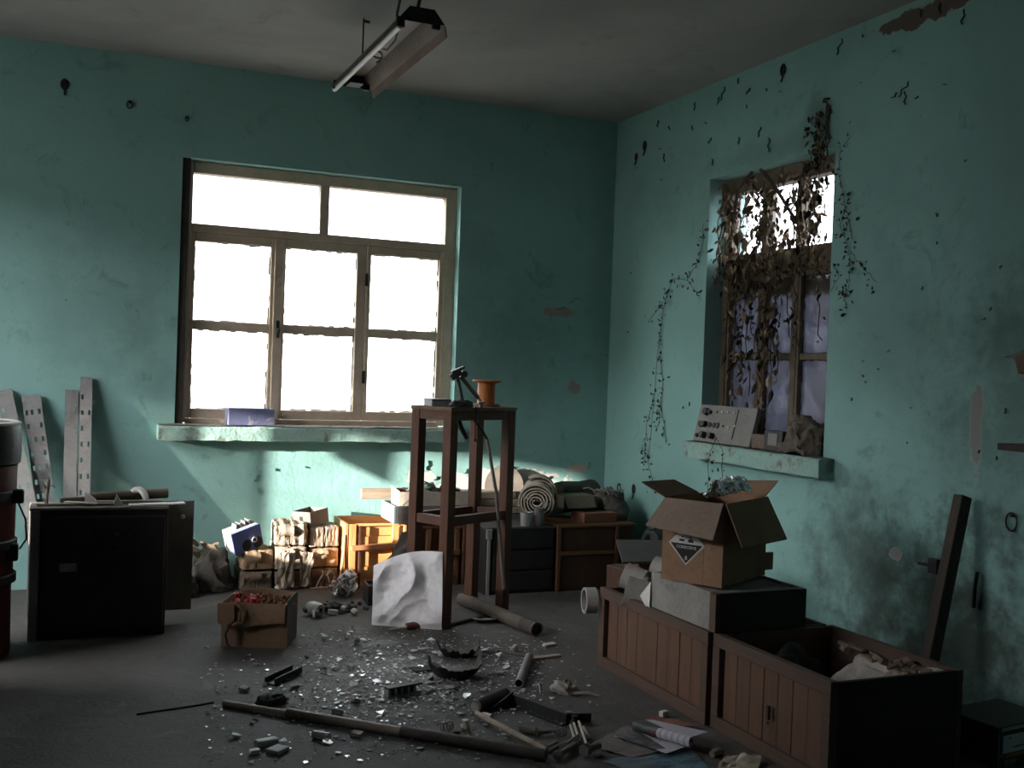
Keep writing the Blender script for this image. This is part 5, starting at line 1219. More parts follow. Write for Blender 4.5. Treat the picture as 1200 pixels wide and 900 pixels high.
# curled flakes of paint on the walls (each wall's own)
def flakes(wall, spots, normal, seed):
    r = random.Random(seed); g = G(); n = Vector(normal); s = Vector((0,0,1)).cross(n)
    for (p, L, ang, wdt) in spots:
        L *= 0.75; wdt *= 0.3; p = Vector(p); d = s*math.cos(ang)+Vector((0,0,1))*math.sin(ang); e = n.cross(d); k = 5
        vs = []
        for i in range(k+1):
            q = p + d*(L*(i/k-0.5)) + e*L*0.12*math.sin(i*1.9+L*300)
            hw = wdt*math.sin(pi*(0.12+0.8*i/k)); vs += [q-e*hw+n*0.001, q+n*(0.005+0.35*wdt), q+e*hw*0.6+n*0.010]
        g.add(vs, [(i*3+j, i*3+3+j, i*3+4+j, i*3+1+j) for i in range(k) for j in range(2)])
    return stuff(g.put('paint_flake', M_flake, wall))
M_flake = mat('loose_paint_back', (0.12,0.165,0.15), (0.085,0.12,0.108), 14, 0.9, 0.2)
fr = random.Random(5)
sp = [(onr(u,v), L, a, w_) for u, v, L, a, w_ in ((772,145,.05,1.2,.006),(785,150,.04,2.2,.004),(815,125,.06,1.5,.006),(833,165,.05,.6,.008),(848,110,.10,1.0,.007),(843,118,.06,1.2,.006),(878,107,.05,.5,.006),(867,165,.05,1.4,.007),(891,155,.07,1.2,.006),(902,170,.10,1.6,.008),(866,95,.04,1.6,.005),(985,55,.10,1.0,.006),(1012,42,.05,2.3,.005),(1060,105,.10,.7,.004),(1062,115,.08,1.6,.005),(1050,112,.06,.5,.004),(1080,15,.08,2.0,.009),(1103,10,.07,1.6,.009),(1130,20,.08,1.3,.006),(836,190,.05,1.6,.004),(779,185,.07,1.7,.004),(812,150,.04,2.0,.004))]
for k in range(60): sp.append((onr(fr.uniform(735,1180), fr.uniform(30,560)), fr.uniform(0.01,0.03), fr.uniform(0,3.1), 0.003))
sp = [s for s in sp if not (-2.2 < s[0][1] < -1.05 and 0.78 < s[0][2] < 2.36) and s[0][2] < 2.85]
flakes(wr, sp, NR, 3)
sp = [(onb(u,v), L, a, w_) for u, v, L, a, w_ in ((672,352,.09,.6,.008),(657,362,.06,.4,.006),(645,372,.05,1.4,.006),(667,385,.05,1.5,.004),(500,545,.08,1.3,.008),(510,560,.06,.7,.008),(548,550,.10,.5,.007),(640,560,.08,.3,.006),(600,548,.06,.4,.006),(575,195,.05,1.4,.005),(556,205,.04,.5,.005),(690,545,.06,1.2,.005),(300,560,.06,1.2,.003),(302,575,.05,1.8,.003))]
for k in range(50): sp.append((onb(fr.uniform(5,700), fr.uniform(110,590)), fr.uniform(0.008,0.025), fr.uniform(0,3.1), 0.003))
sp = [s for s in sp if not (-2.8 < s[0][0] < -1.0 and 0.78 < s[0][2] < 2.37)]
flakes(wb, sp, NB, 4)

# ------------------------------------------------------------------ ceiling lamp
M_lamp = mat('dusty_lamp_steel', (0.17,0.155,0.14), (0.12,0.11,0.10), 9, 0.6, 0.1, metal=0.2, dirt=(0.08,0.07,0.06))
M_reflect = mat('rusty_reflector', (0.30,0.235,0.195), (0.23,0.16,0.13), 6, 0.45, 0.1, dirt=(0.26,0.15,0.11), dscale=6)
LP = Vector((-2.005,-2.055,2.60)); LD = Vector((-1.995,-0.935,2.60)); LL = (LD-LP).length
t = thing('fluorescent_lamp', 'old trough-shaped fluorescent lamp with loose wires hanging from the ceiling', 'lamp', LP, math.atan2(LD.y-LP.y, LD.x-LP.x)-pi/2)
prof = [(-0.108,-0.008),(-0.100,0.010),(-0.052,0.072),(0.052,0.072),(0.100,0.010),(0.108,-0.030)]
g = G(); n = len(prof)
for s, off in ((1,0.0),):
    vs = []
    for y in (0, LL):
        vs += [(x, y, z) for x, z in prof]
    inner = [(x*0.97, y, z-0.003) for y in (0, LL) for x, z in prof]
    g.add(vs, [(i, i+1, n+i+1, n+i) for i in range(n-1)])
g.put('housing', M_lamp, t)
g = G(); g.add([(x*0.965, y, z-0.004) for y in (0.004, LL-0.004) for x, z in prof], [(i, n+i, n+i+1, i+1) for i in range(n-1)]); g.put('reflector', M_reflect, t)
for y in (0.0, LL-0.003): G().prism([(x, y, z) for x, z in [(-0.095,0.018)]+prof[2:4]+[(0.095,0.018),(0.06,0.012),(-0.06,0.012)]], (0,0.003,0)).put('end_cap', M_black, t)
M_tube = mat('white_tube', (0.80,0.80,0.78), (0.74,0.74,0.72), 8, 0.25, 0, fine=0)
G().tube([(-0.082,0.03,-0.004),(-0.082,LL+0.02,-0.004)], 0.013, 14).put('tube_lamp', M_tube, t, smooth=True)
for y in (0.012, LL-0.03): G().box((-0.098,y,-0.012),(-0.066,y+0.022,0.03)).put('lamp_holder', M_black, t, bevel=0.003)
for y in (0.012, LL-0.03): G().box((0.05,y,0.0),(0.082,y+0.022,0.03)).put('lamp_holder', M_black, t, bevel=0.003)
G().box((-0.05,LL-0.16,-0.006),(0.02,LL-0.07,0.03)).put('ballast', M_black, t, bevel=0.004)
G().tube([(-0.06,0.12,0.02),(-0.05,0.2,-0.01),(-0.055,0.30,-0.025),(-0.05,0.38,0.0)], 0.004, 6).put('wire', M_black, t, smooth=True)
G().tube([(-0.05+0.02*math.cos(a), 0.48+0.05*math.sin(a)*0.8, -0.012+0.02*math.sin(a*0.5)) for a in [2*pi*i/16 for i in range(20)]], 0.004, 6).put('wire', M_black, t, smooth=True)
hh = 2.87-2.60
G().tube([(-0.02,0.28,0.072),(-0.03,0.26,0.12),(-0.035,0.20,0.17),(-0.03,0.19,hh)], 0.006, 8).put('cord', M_black, t, smooth=True)
G().tube([(0.01,0.12,0.07),(0.02,0.10,0.15),(0.02,0.10,hh)], 0.0075, 8).put('cord', M_black, t, smooth=True)
G().cbox((-0.03,0.19,hh-0.03),(0.03,0.03,0.06)).put('ceiling_rose', M_black, t, bevel=0.006)
G().tube([(-0.022,LL-0.27,0.07),(-0.022,LL-0.27,hh)], 0.004, 8).put('hanger_rod', M_iron, t)
G().tube([(-0.022,LL-0.27,hh-0.012),(0.0,LL-0.29,hh-0.02)], 0.007, 8).put('hanger_hook', M_iron, t)
# ------------------------------------------------------------------ floor: carton of red parts
M_cd = mat('dirty_carton', (0.25,0.155,0.095), (0.20,0.122,0.076), 5, 0.9, 0.12, dirt=(0.12,0.082,0.058), dscale=5)
M_cdd = mat('dirty_carton_dark', (0.095,0.082,0.070), (0.07,0.06,0.052), 5, 0.9, 0.12)
t = thing('carton_of_red_parts', 'dirty open cardboard carton filled with red and rusty parts on the floor', 'carton', (-2.612,-1.415,0), -0.40)
LX, LY, LZ, th = 0.285, 0.215, 0.195, 0.005
G().box((0,0,0),(LX,th,LZ-0.004)).put('front_side', M_cd, t); G().box((LX-th,th,0),(LX,LY,LZ+0.012)).put('right_side', M_cdd, t, label='dark grey right side')
G().box((0,th,0),(th,LY,LZ)).put('left_side', M_cd, t)
def bk(u, v): return (LX*u, LY-th+0.03*math.sin(u*pi), v*(LZ+0.014*math.sin(u*pi)))
G().grid(12, 2, bk, 0.005).put('back_side', M_cd, t); G().box((th,th,0),(LX-th,LY,0.10)).put('filling', M_cdd, t)
def flp(u, v):
    return (0.012+(LX*0.93)*u, -0.004-0.012*math.sin(v*1.6)-0.003*math.sin(u*7), LZ-0.002-v*(0.090+0.010*math.sin(u*5)))
G().grid(14, 5, flp, 0.004).put('front_flap', M_cd, t)
G().prism([(-0.014,-0.022,LZ-0.002),(0.060,-0.026,LZ),(0.062,-0.027,LZ-0.075),(0.020,-0.026,LZ-0.105),(-0.010,-0.022,LZ-0.085)], (0,-0.004,0)).put('torn_flap', M_cd, t)
G().tube([(0.065,-0.032,LZ+0.004),(0.090,-0.034,LZ-0.02),(0.085,-0.036,LZ-0.075),(0.055,-0.034,LZ-0.095)], 0.007, 6).put('strap', M_cd, t)
G().tube([(0.04,-0.03,0.10),(0.025,-0.032,0.06),(0.035,-0.036,0.02),(0.055,-0.038,0.004)], 0.007, 6).put('strap', M_cdd, t)
M_redp = mat('red_part', (0.42,0.045,0.035), (0.30,0.035,0.028), 12, 0.5, 0.1); M_rust = mat('rusty_part', (0.22,0.105,0.045), (0.15,0.075,0.035), 14, 0.8, 0.2)
o0 = Vector((-2.612,-1.415,0)); n = 0
pr_ = [G().lathe([(0.006,0),(0.012,0),(0.012,0.024),(0.006,0.024),(0.006,0)],10,close=False).mesh('red_part', M_redp), G().cbox((0,0,0),(0.03,0.014,0.014)).mesh('red_part', M_redp), G().lathe([(0,0),(0.011,0),(0.007,0.03),(0,0.03)],8).mesh('rusty_part', M_rust), G().cbox((0,0,0),(0.022,0.018,0.012)).mesh('rusty_part', M_rust)]
spots = []
for k in range(400):
    x, y = rnd.uniform(0.03,LX-0.03), rnd.uniform(0.02,LY-0.02)
    if any(math.hypot(x-a, y-b) < 0.023 for a, b in spots): continue
    spots.append((x, y)); red = x < 0.15 and rnd.random() < 0.85 or rnd.random() < 0.12
    me = rnd.choice(pr_[:2]) if red else rnd.choice(pr_[2:])
    o = bpy.data.objects.new(me.name, me); COL.objects.link(o); o.parent = t
    o.location = (x, y, 0.155+0.028*math.sin(y/LY*pi)+rnd.uniform(-0.008,0.008)); o.rotation_euler = (rnd.uniform(-1.6,1.6), rnd.uniform(-.8,.8), rnd.uniform(0,6.3))

# small things around the parcel stack
tag(G().lathe([(0.012,0),(0.033,0),(0.034,0.075),(0.012,0.075),(0.012,0)], 24, Matrix.Rotation(0.35,4,'Y') @ Matrix.Rotation(0.25,4,'X'), close=False).put('paper_roll', M_white, None, smooth=True), 'small white roll tilted on the debris by the orange cabinet', 'roll', loc=(-1.815,-0.455,0.045))
g = G()
for k in range(46):
    p = Vector((-1.87+rnd.gauss(0,0.035), -0.56+rnd.gauss(0,0.03), rnd.uniform(0.004,0.075)))
    def fn(u, v, p=p, k=k): return p+Vector((u*0.05, v*0.03, 0.03*math.sin(u*3+k)))*0.8+noise.noise_vector(Vector((u*4+k,v*4,k)))*0.02+Vector((0,0,0.012))
    g.grid(3, 2, fn)
M_foilg = mat('grey_wrapping', (0.45,0.44,0.42), (0.33,0.32,0.31), 12, 0.45, 0.1, metal=0.3)
g.v = [(x, y, max(z, 0.002)) for x, y, z in g.v]
stuff(tag(g.put('crumpled_wrapping', M_foilg, None), 'crumpled grey wrapping on the floor below the white roll', 'wrapping'))
t = thing('small_motor', 'small pale motor with a dark bore lying on the floor by the carton', 'motor', (-2.075,-0.985,0.033), 0.5)
G().lathe([(0.012,0),(0.028,0.0),(0.034,0.014),(0.034,0.06),(0.026,0.085),(0,0.088)], 18, Matrix.Rotation(pi/2-0.05,4,'X').inverted(), close=False).put('body', M_foilg, t, smooth=True)
G().lathe([(0,0.006),(0.016,0.006),(0.016,0.001),(0,0.001)], 14, Matrix.Rotation(pi/2-0.05,4,'X').inverted()).put('bore', M_black, t)
G().tube([(-0.02,-0.005,0.0),(-0.055,-0.01,0.006),(-0.06,-0.02,-0.02)], 0.007, 7).put('terminal', M_white, t)
g = G()
for k in range(42):
    p = Vector((-1.99+rnd.gauss(0,0.065), -0.86+rnd.gauss(0,0.06), 0.012)); s = rnd.uniform(0.012,0.05); g.cbox(p+Vector((0,0,rnd.uniform(0,0.02))), (s, s*rnd.uniform(.3,.9), rnd.uniform(.006,.02)), (rnd.uniform(-.4,.4),rnd.uniform(-.4,.4),rnd.uniform(0,3)))
g.v = [(x, y, max(z, 0.001)) for x, y, z in g.v]
stuff(tag(g.put('dark_scrap', mat('dark_scrap_mix',(0.06,0.05,0.045),(0.03,0.028,0.026),18,0.8,0.2), None), 'heap of dark scrap behind the small pale motor', 'scrap'))
for i, (x, y, lab) in enumerate(((-2.005,-0.955,'white chip of plastic beside the small pale motor'),(-1.93,-0.90,'white chip standing in the dark scrap'),(-1.90,-0.97,'pale oval chip at the right of the dark scrap'),(-2.16,-0.33,'pale chip on the floor below the torn parcels'))):
    tag(G().cbox((0,0,0.012),(0.05-0.006*i,0.024,0.02),(0.3*i,0.2,0.5*i)).jit(0.004).put('plastic_chip', M_white, None, bevel=0.004), lab, 'chip', loc=(x,y,0.003))
t = thing('dark_tray', 'black tray of oddments on the floor behind the white sheet', 'tray', (-1.785,-0.80,0), -0.1)
G().box((0,0,0),(0.22,0.012,0.10)).put('front_side', M_black, t); G().box((0,0.15,0),(0.22,0.162,0.10)).put('back_side', M_black, t)
G().box((0,0.012,0),(0.012,0.15,0.10)).put('side', M_black, t); G().box((0.208,0.012,0),(0.22,0.15,0.10)).put('side', M_black, t); G().box((0.012,0.012,0),(0.208,0.15,0.085)).put('filling', mat('dark_scrap_mix',(0.06,0.05,0.045)), t)
tag(G().cbox((0,0,0.01),(0.05,0.03,0.012),(0,0.1,0.3)).put('card_chip', M_foilg, None), 'pale chip lying on the black tray', 'chip', loc=(-1.70,-0.735,0.092))

# ------------------------------------------------------------------ floor: poles, tubes, tools
M_pole = mat('pole_metal', (0.30,0.25,0.21), (0.21,0.175,0.145), 9, 0.55, 0.15, metal=0.2, dirt=(0.08,0.065,0.055))
M_pale2 = mat('pole_pale_end', (0.60,0.53,0.46), (0.48,0.42,0.37), 9, 0.6, 0.1)
a, b = fl(262,828), fl(640,893); dv = (b-a).normalized()
t = thing('long_pole', 'long jointed pole lying across the littered floor in front', 'pole', (a.x, a.y, 0.0)); L = (b-a).length
G().tube([Vector((0,0,0.012)), dv*0.27+Vector((0,0,0.014))], 0.0115, 12).put('pale_end', M_pale2, t, smooth=True, label='pale thin end')
G().tube([dv*0.265+Vector((0,0,0.017)), dv*0.72+Vector((0,0,0.018))], 0.0165, 12).put('middle', M_pole, t, smooth=True)
G().tube([dv*0.71+Vector((0,0,0.020)), dv*L+Vector((0,0,0.021))], 0.0195, 12).put('thick_end', mat('pole_dark',(0.085,0.07,0.06),(0.06,0.05,0.043),9,0.6), t, smooth=True)
def floor_tube(name, label, cat, p, q, r, mt, hollow=False, lift=0.0, sec=None):
    p, q = fl(*p), fl(*q); t = thing(name, label, cat, (p.x, p.y, 0)); d = q-p; L = d.length; z = d.normalized()
    g = G(); up = Vector((0,0,r+0.0005+lift))
    if hollow:
        x = z.cross(Vector((0,0,1))); y = x.cross(z); m = Matrix((x, y, z)).transposed().to_4x4(); m.translation = up
        g.lathe([(r*0.82,0),(r,0),(r,L),(r*0.82,L),(r*0.82,0)], 20, m, close=False)
    else: g.tube([up, d+up], r, 12)
    g.put('shaft', mt, t, smooth=True)
    if sec: 
        s, rr, m2 = sec; G().tube([d*s[0]+up, d*s[1]+up], rr, 16).put('sleeve', m2, t, smooth=True)
    return t
M_ctube = mat('brown_card_tube', (0.13,0.105,0.085), (0.095,0.077,0.063), 7, 0.8, 0.12, dirt=(0.06,0.05,0.043))
floor_tube('cardboard_tube','thick dark cardboard tube lying behind the right leg of the stand','tube',(629,746),(541,709),0.033,M_ctube,True,sec=((0.03,0.16),0.0345,mat('tube_end_dark',(0.07,0.058,0.05),(0.05,0.042,0.036),8,0.8)))
t = thing('scraper_tool', 'old tool with a red-brown wooden handle lying at the foot of the white sheet', 'tool', (*fl(476,738)[:2], 0)); d = fl(527,734)-fl(476,738)
G().tube([Vector((0,0,0.016)), d*0.15+Vector((0,0,0.018)), d*0.9+Vector((0,0,0.018)), d+Vector((0,0,0.014))], [0.015,0.0175,0.0165,0.010], 12).put('handle', mat('red_handle',(0.24,0.095,0.06),(0.17,0.07,0.045),9,0.55), t, smooth=True)
G().tube([Vector((0,0,0.014)), d*-0.38+Vector((0,0,0.007))], [0.005,0.004], 8).put('blade_rod', M_pale2, t, smooth=True)
tag(G().lathe([(0.0,0.0),(0.06,0.003),(0.085,0.018),(0.082,0.021),(0.06,0.007),(0.0,0.004)], 14, None, -2.7, -0.5, close=False).put('plate_shard', M_white, None, smooth=True), 'broken piece of a white plate on the floor right of the stand leg', 'plate shard', loc=(fl(567,726).x, fl(567,726).y, 0.001))
floor_tube('wood_stick','thin dark stick lying under the stand beside the cardboard tube','stick',(520,736),(566,724),0.009,M_oldwood)
floor_tube('steel_pipe','short grey pipe pointing at the stand on the right of the litter','pipe',(608,806),(620,774),0.017,M_galv_d,True)
floor_tube('black_cylinder','short black tube with a bright ring end in the litter','tube',(556,836),(592,820),0.023,M_black,True,sec=((0.0,0.04),0.0245,M_galv))
floor_tube('light_stick','pale wooden stick across the front of the litter','stick',(558,843),(640,887),0.0095,M_palewood,lift=0.012)
floor_tube('thin_rod','thin dark rod lying on the floor toward the right of the litter','rod',(578,762),(624,772),0.004,M_oldwood)
floor_tube('white_cartridge','short pale cartridge beside the black tube','cartridge',(566,840),(576,843),0.009,M_white)
floor_tube('grey_tube','grey tube with pale ends lying left of the litter, in front of the pole','tube',(367,865),(386,868),0.013,M_foilg)
floor_tube('green_cylinder','dull green cylinder with pale claws at the front','cylinder',(610,859),(628,862),0.014,mat('dull_green',(0.15,0.15,0.11),(0.11,0.11,0.08),9,0.6))
t = thing('black_bracket', 'bent black steel bracket lying behind the pale stick', 'bracket', (*fl(600,826)[:2],0)); d = fl(664,850)-fl(600,826); n_ = Vector((-d.y,d.x,0)).normalized()
G().bar(Vector((0,0,0.02)), d+Vector((0,0,0.02)), 0.006, 0.038).put('long_web', M_black, t); G().bar(Vector((0,0,0.003)), d+Vector((0,0,0.003)), 0.05, 0.005).put('foot_web', M_black, t)
G().prism([Vector((0,0,0.002)), Vector((0,0,0.05)), n_*-0.14+d*0.05+Vector((0,0,0.004))], d.normalized()*0.004).put('gusset', M_black, t)
G().bar(d*0.92+Vector((0,0,0.02)), d*1.08+n_*0.10+Vector((0,0,0.015)), 0.006, 0.03).put('end_web', M_black, t)
t = thing('black_channel', 'short black channel lying left of the glass litter', 'channel', (*fl(316,803)[:2],0)); d = fl(348,788)-fl(316,803)
G().bar(Vector((0,0,0.004)), d+Vector((0,0,0.004)), 0.045, 0.006).put('web', M_black, t)
for s in (-1,1):
    e = Vector((-d.y,d.x,0)).normalized()*0.022*s; G().bar(e+Vector((0,0,0.016)), d+e+Vector((0,0,0.016)), 0.004, 0.024).put('flange', M_black, t)
t = thing('perforated_block', 'grey plastic block with a row of square holes in the glass litter', 'block', (*fl(455,820)[:2],0), 0.25)
for i in range(5): G().box((0.028*i,0,0.012),(0.028*i+0.010,0.03,0.036)).put('rib', M_galv_d, t)
G().box((0,0,0),(0.15,0.035,0.013)).put('base', M_galv_d, t); G().box((0,0,0.036),(0.15,0.03,0.042)).put('top_strip', M_black, t); G().box((0,0.026,0.012),(0.14,0.03,0.036)).put('back', M_black, t)
M_shard = mat('black_glazed', (0.022,0.021,0.02), (0.016,0.015,0.015), 8, 0.5, 0.1); M_shardin = mat('shard_inside', (0.13,0.125,0.115), (0.09,0.086,0.08), 10, 0.8, 0.2)
def bowl(label, u, v, r, h, rz, seed):
    p = fl(u, v); t = thing('broken_bowl', label, 'bowl shard', (p.x, p.y, 0), rz); q = random.Random(seed); N_ = 30
    g = G(); gi = G(); rows = 4; vs = []; vi = []
    for j in range(N_+1):
        a = -pi*1.06+pi*1.12*j/N_; top = h*(0.55+0.45*abs(math.cos(a*1.0))**0.6)+q.uniform(-.008,.008)+(0.02 if j in (0,1,N_,N_-1) else 0)
        for i in range(rows+1):
            f = i/rows; rr = r*(0.62+0.38*f**0.7); z = top*f
            vs.append((rr*math.cos(a), rr*math.sin(a)*0.8, z+0.001)); vi.append(((rr-0.007)*math.cos(a), (rr-0.007)*math.sin(a)*0.8, z+0.001))
    k = rows+1; F = [(j*k+i, (j+1)*k+i, (j+1)*k+i+1, j*k+i+1) for j in range(N_) for i in range(rows)]
    g.add(vs, F); gi.add(vi, [f[::-1] for f in F]); gi.add([vs[j*k+rows] for j in range(N_+1)]+[vi[j*k+rows] for j in range(N_+1)], [(j, j+1, N_+2+j, N_+1+j) for j in range(N_)])
    g.put('outside', M_shard, t, smooth=True); gi.put('inside', M_shardin, t, smooth=True)
    G().lathe([(0,0.001),(r*0.62,0.001),(r*0.60,0.008),(0,0.008)], 24, Matrix.Scale(0.8,4,(0,1,0))).put('dust_in_bowl', M_shardin, t)
    return t
bowl('farther of two broken black bowls on the glass litter', 537, 768, 0.10, 0.045, 0.05, 1)
bowl('nearer of two broken black bowls on the glass litter, larger', 533, 792, 0.115, 0.060, -0.05, 2)
tag(G().box((-0.07,-0.03,0),(0.07,0.03,0.004)).put('slate_chip', mat('dark_slate',(0.05,0.048,0.045),(0.035,0.034,0.032),9,0.8), None), 'flat dark slate between the two broken bowls', 'slate', loc=(*fl(500,785)[:2],0.006), rot=(0.04,0.02,0.2))
tag(G().lathe([(0,0),(0.05,0.0),(0.035,0.012),(0,0.013)], 9).jit(0.004).put('cement_lump', M_floor, None), 'crushed pale lump of plaster in front of the nearer bowl', 'plaster', loc=(*fl(528,806)[:2],0.003))
M_bone = mat('beige_rag', (0.36,0.33,0.29), (0.27,0.245,0.215), 9, 0.85, 0.2)
tag(cloth_lump('beige_rag','x','rag',(0,0,0),(0.10,0.06,0.04),M_bone,3.3,0.014,14,fold=30), 'small twisted beige rag on the bare floor right of the litter', 'rag', loc=(*fl(662,812)[:2],0.0), rot=(0,0,-0.6))
tag(G().tube([(0,0,0.006),(0.05,-0.02,0.012),(0.085,-0.05,0.006)], [0.008,0.006,0.003], 7).put('rag_tail', M_bone, None), 'pointed tail of beige cloth beside the twisted rag', 'rag', loc=(*fl(672,815)[:2],0.0))
t = thing('white_clip', 'small white clip standing near the beige rag', 'clip', (*fl(635,812)[:2],0), 0.8)
for s in (-1,1): G().bar((s*0.008,0,0.003),(s*0.004,0.01,0.04),0.010,0.004).put('jaw', M_white, t)
tag(G().cbox((0,0,0.006),(0.07,0.03,0.011)).jit(0.003).put('plaster_chip', M_white, None, bevel=0.002), 'white lump on the bare floor far right behind the litter', 'chip', loc=(*fl(644,757)[:2],0.001), rot=(0,0,0.3))
tag(G().cbox((0,0,0.004),(0.14,0.03,0.007),(0,0,0)).put('wood_chip', M_palewood, None), 'pale sliver of wood at the end of the thin dark rod', 'wood', loc=(*fl(640,771)[:2],0.001), rot=(0,0,0.15))
t = thing('blue_white_cap', 'pale blue-green cap and grey chip lying in front of the pole at left', 'cap', (*fl(312,874)[:2],0), 0.2)
G().cbox((0,0,0.012),(0.075,0.035,0.022)).put('cap', mat('pale_aqua',(0.38,0.45,0.43),(0.30,0.37,0.35),9,0.5), t, bevel=0.006); G().cbox((0.01,-0.07,0.008),(0.06,0.05,0.014),(0,0,0.5)).put('chip', M_greyblue, t, bevel=0.004)
tag(G().cbox((0,0,0.008),(0.035,0.025,0.015),(0,0,0.2)).put('plastic_chip', M_white, None, bevel=0.004), 'small white chip left of the pale aqua cap', 'chip', loc=(*fl(298,884)[:2],0.001))
# bolts, springs and pins in the near heap
hp = random.Random(12); k = 0
M_bolt = mat('dull_bolt', (0.24,0.22,0.20), (0.17,0.155,0.14), 12, 0.5, 0.15, metal=0.4)
def bolt(label, u, v, L, r, rz, lift, mt=M_bolt, tilt=0.0):
    p = fl(u, v); t = thing('bolt', label, 'bolt', (p.x, p.y, r*1.8+lift), rot=(0,tilt,rz))
    G().tube([(0,0,0),(L,0,0)], r, 8).put('shank', mt, t, smooth=True); G().lathe([(0,0),(r*1.8,0),(r*1.8,r*1.6),(0,r*1.6)], 6, Matrix.Rotation(-pi/2,4,'Y')).put('head', mt, t); return t
bl = [('leftmost bolt of the near heap, lying flat',640,880,0.07,0.006,0.6,0.0),('thick bolt slanting across the near heap',662,880,0.11,0.009,0.7,0.0),('second thick bolt, parallel in front of the first',655,890,0.12,0.009,0.65,0.0),('short stub bolt at the right of the near heap',688,886,0.06,0.012,0.4,0.0),('bolt lying crosswise behind the near heap',632,863,0.06,0.007,0.0,0.0)]
for (lab, u, v, L, r, rz, lf) in bl: bolt(lab, u, v, L, r, rz, lf)
for i, (u, v, du, dv_, lab) in enumerate(((678,856,12,26,'long pale pin sticking up out of the near heap'),(672,858,8,14,'middle pale pin of the near heap'),(668,860,6,10,'shortest pale pin of the near heap'),(683,862,8,6,'pale pin lying right of the near heap'))):
    a = fl(u+du, v+dv_); b = fl(u, v); t_ = G().tube([Vector((0,0,0.005)), Vector((b.x-a.x, b.y-a.y, 0.03))], 0.005, 8).put('metal_pin', M_pale2, None, smooth=True); tag(t_, lab, 'pin', loc=(a.x, a.y, 0.001))
def spring(label, u, v, r, rz):
    p = fl(u, v); g = G(); g.tube([(0.002*i, r*math.cos(i*0.9), r+r*math.sin(i*0.9)) for i in range(28)], 0.002, 5); tag(g.put('coil_spring', M_bolt, None, smooth=True), label, 'spring', loc=(p.x, p.y, 0.002), rot=(0,0,rz))
spring('loose wire spring at the left of the near heap', 650, 866, 0.014, 0.5); spring('wire spring beside the green cylinder', 620, 872, 0.012, 1.8); spring('small wire coil left of the black tube', 515, 858, 0.014, 0.3)
for i, (u, v, lab) in enumerate(((666,845,'round knob behind the pins of the near heap'),(673,850,'dark nut behind the pins of the near heap'),(545,855,'pale ring-ended peg left of the pale stick'),(535,868,'dark socket with a bright rim at the front left of the heap'))):
    p = fl(u, v); tag(G().lathe([(0,0),(0.014,0),(0.017,0.010),(0.011,0.022),(0.012,0.034),(0,0.036)], 12).put('metal_plug', (M_bolt, M_iron, M_pale2, M_iron)[i], None, smooth=True), lab, 'plug', loc=(p.x, p.y, 0.0))
# papers at the right front
def sheet4(name, label, cat, P, mt, z=(0.004,)*4, curl=0.0, th=0.001, n=14, wave=0.004, seed=0):
    Q = [Vector((*fl(*p)[:2], zz)) for p, zz in zip(P, z)]
    def fn(u, v):
        p = Q[0]*(1-u)*(1-v)+Q[1]*u*(1-v)+Q[2]*u*v+Q[3]*(1-u)*v
        p = p + Vector((0,0,abs(noise.noise(Vector((u*3+seed, v*3, seed))))*wave*2+curl*(u**3)))
        return p
    return tag(G().grid(n, n, fn, th).put(name, mt, None), label, cat)
def printmat(name, paper, ink, lines, block, axis=0):
    """printed page: rows of grey text lines and a dark picture block, flat print only"""
    m, nt, b, out = newmat(name); tc = N(nt, 'TexCoord'); sp = N(nt, 'SeparateXYZ'); nt.links.new(tc.outputs['Generated'], sp.inputs[0])
    x, y = sp.outputs[axis], sp.outputs[1-axis]
    wv = N(nt, 'Math', operation='FRACT'); nt.links.new(math_(nt, 'MULTIPLY', y, lines), wv.inputs[0])
    row = math_(nt, 'GREATER_THAN', wv.outputs[0], 0.6)
    nn = nz(nt, tc.outputs['Generated'], 60, 2); row = math_(nt, 'MULTIPLY', row, ramp(nt, nn, 0.35, 0.5))
    c = mixc(nt, math_(nt, 'MULTIPLY', row, 0.45), paper, ink)
    bx = math_(nt, 'MULTIPLY', math_(nt, 'GREATER_THAN', x, block[0]), math_(nt, 'LESS_THAN', x, block[1]))
    by = math_(nt, 'MULTIPLY', math_(nt, 'GREATER_THAN', y, block[2]), math_(nt, 'LESS_THAN', y, block[3]))
    pic_ = mixc(nt, ramp(nt, nz(nt, tc.outputs['Generated'], 7, 3), 0.4, 0.6), block[4], tuple(q*0.45 for q in block[4]))
    c = mixc(nt, math_(nt, 'MULTIPLY', bx, by), c, pic_)
    nt.links.new(c, b.inputs['Base Color']); b.inputs['Roughness'].default_value = 0.5; return m
M_page = printmat('printed_page', (0.68,0.66,0.72), (0.12,0.12,0.14), 16, (0.04,0.50,0.15,0.95,(0.16,0.15,0.16)))
M_page2 = printmat('printed_page_roll', (0.64,0.62,0.70), (0.14,0.13,0.16), 12, (0.0,0.35,0.45,1.0,(0.10,0.13,0.11)))
M_gloss = printmat('blue_glossy_page', (0.13,0.17,0.20), (0.08,0.11,0.13), 3, (0.45,0.9,0.1,0.9,(0.12,0.24,0.30)))
sheet4('card_sheet','grey-brown sheet of card lying under the magazine','card',[(690,875),(740,889),(790,880),(735,852)],M_greycard,(0.003,0.003,0.008,0.006),seed=1)
sheet4('glossy_sheet','dark blue glossy page at the bottom edge under the magazine','paper',[(705,893),(760,912),(832,903),(806,874)],M_gloss,(0.002,0.002,0.002,0.002),seed=2)
sheet4('magazine_page','open printed magazine page lying on the card','magazine',[(719,867),(780,888),(812,878),(744,858)],M_page,(0.012,0.014,0.016,0.012),seed=3,wave=0.003)
t = thing('rolled_magazine', 'rolled-up printed magazine lying on the open page', 'magazine', (*fl(740,864)[:2],0.018)); A = fl(740,862); B = fl(806,882)
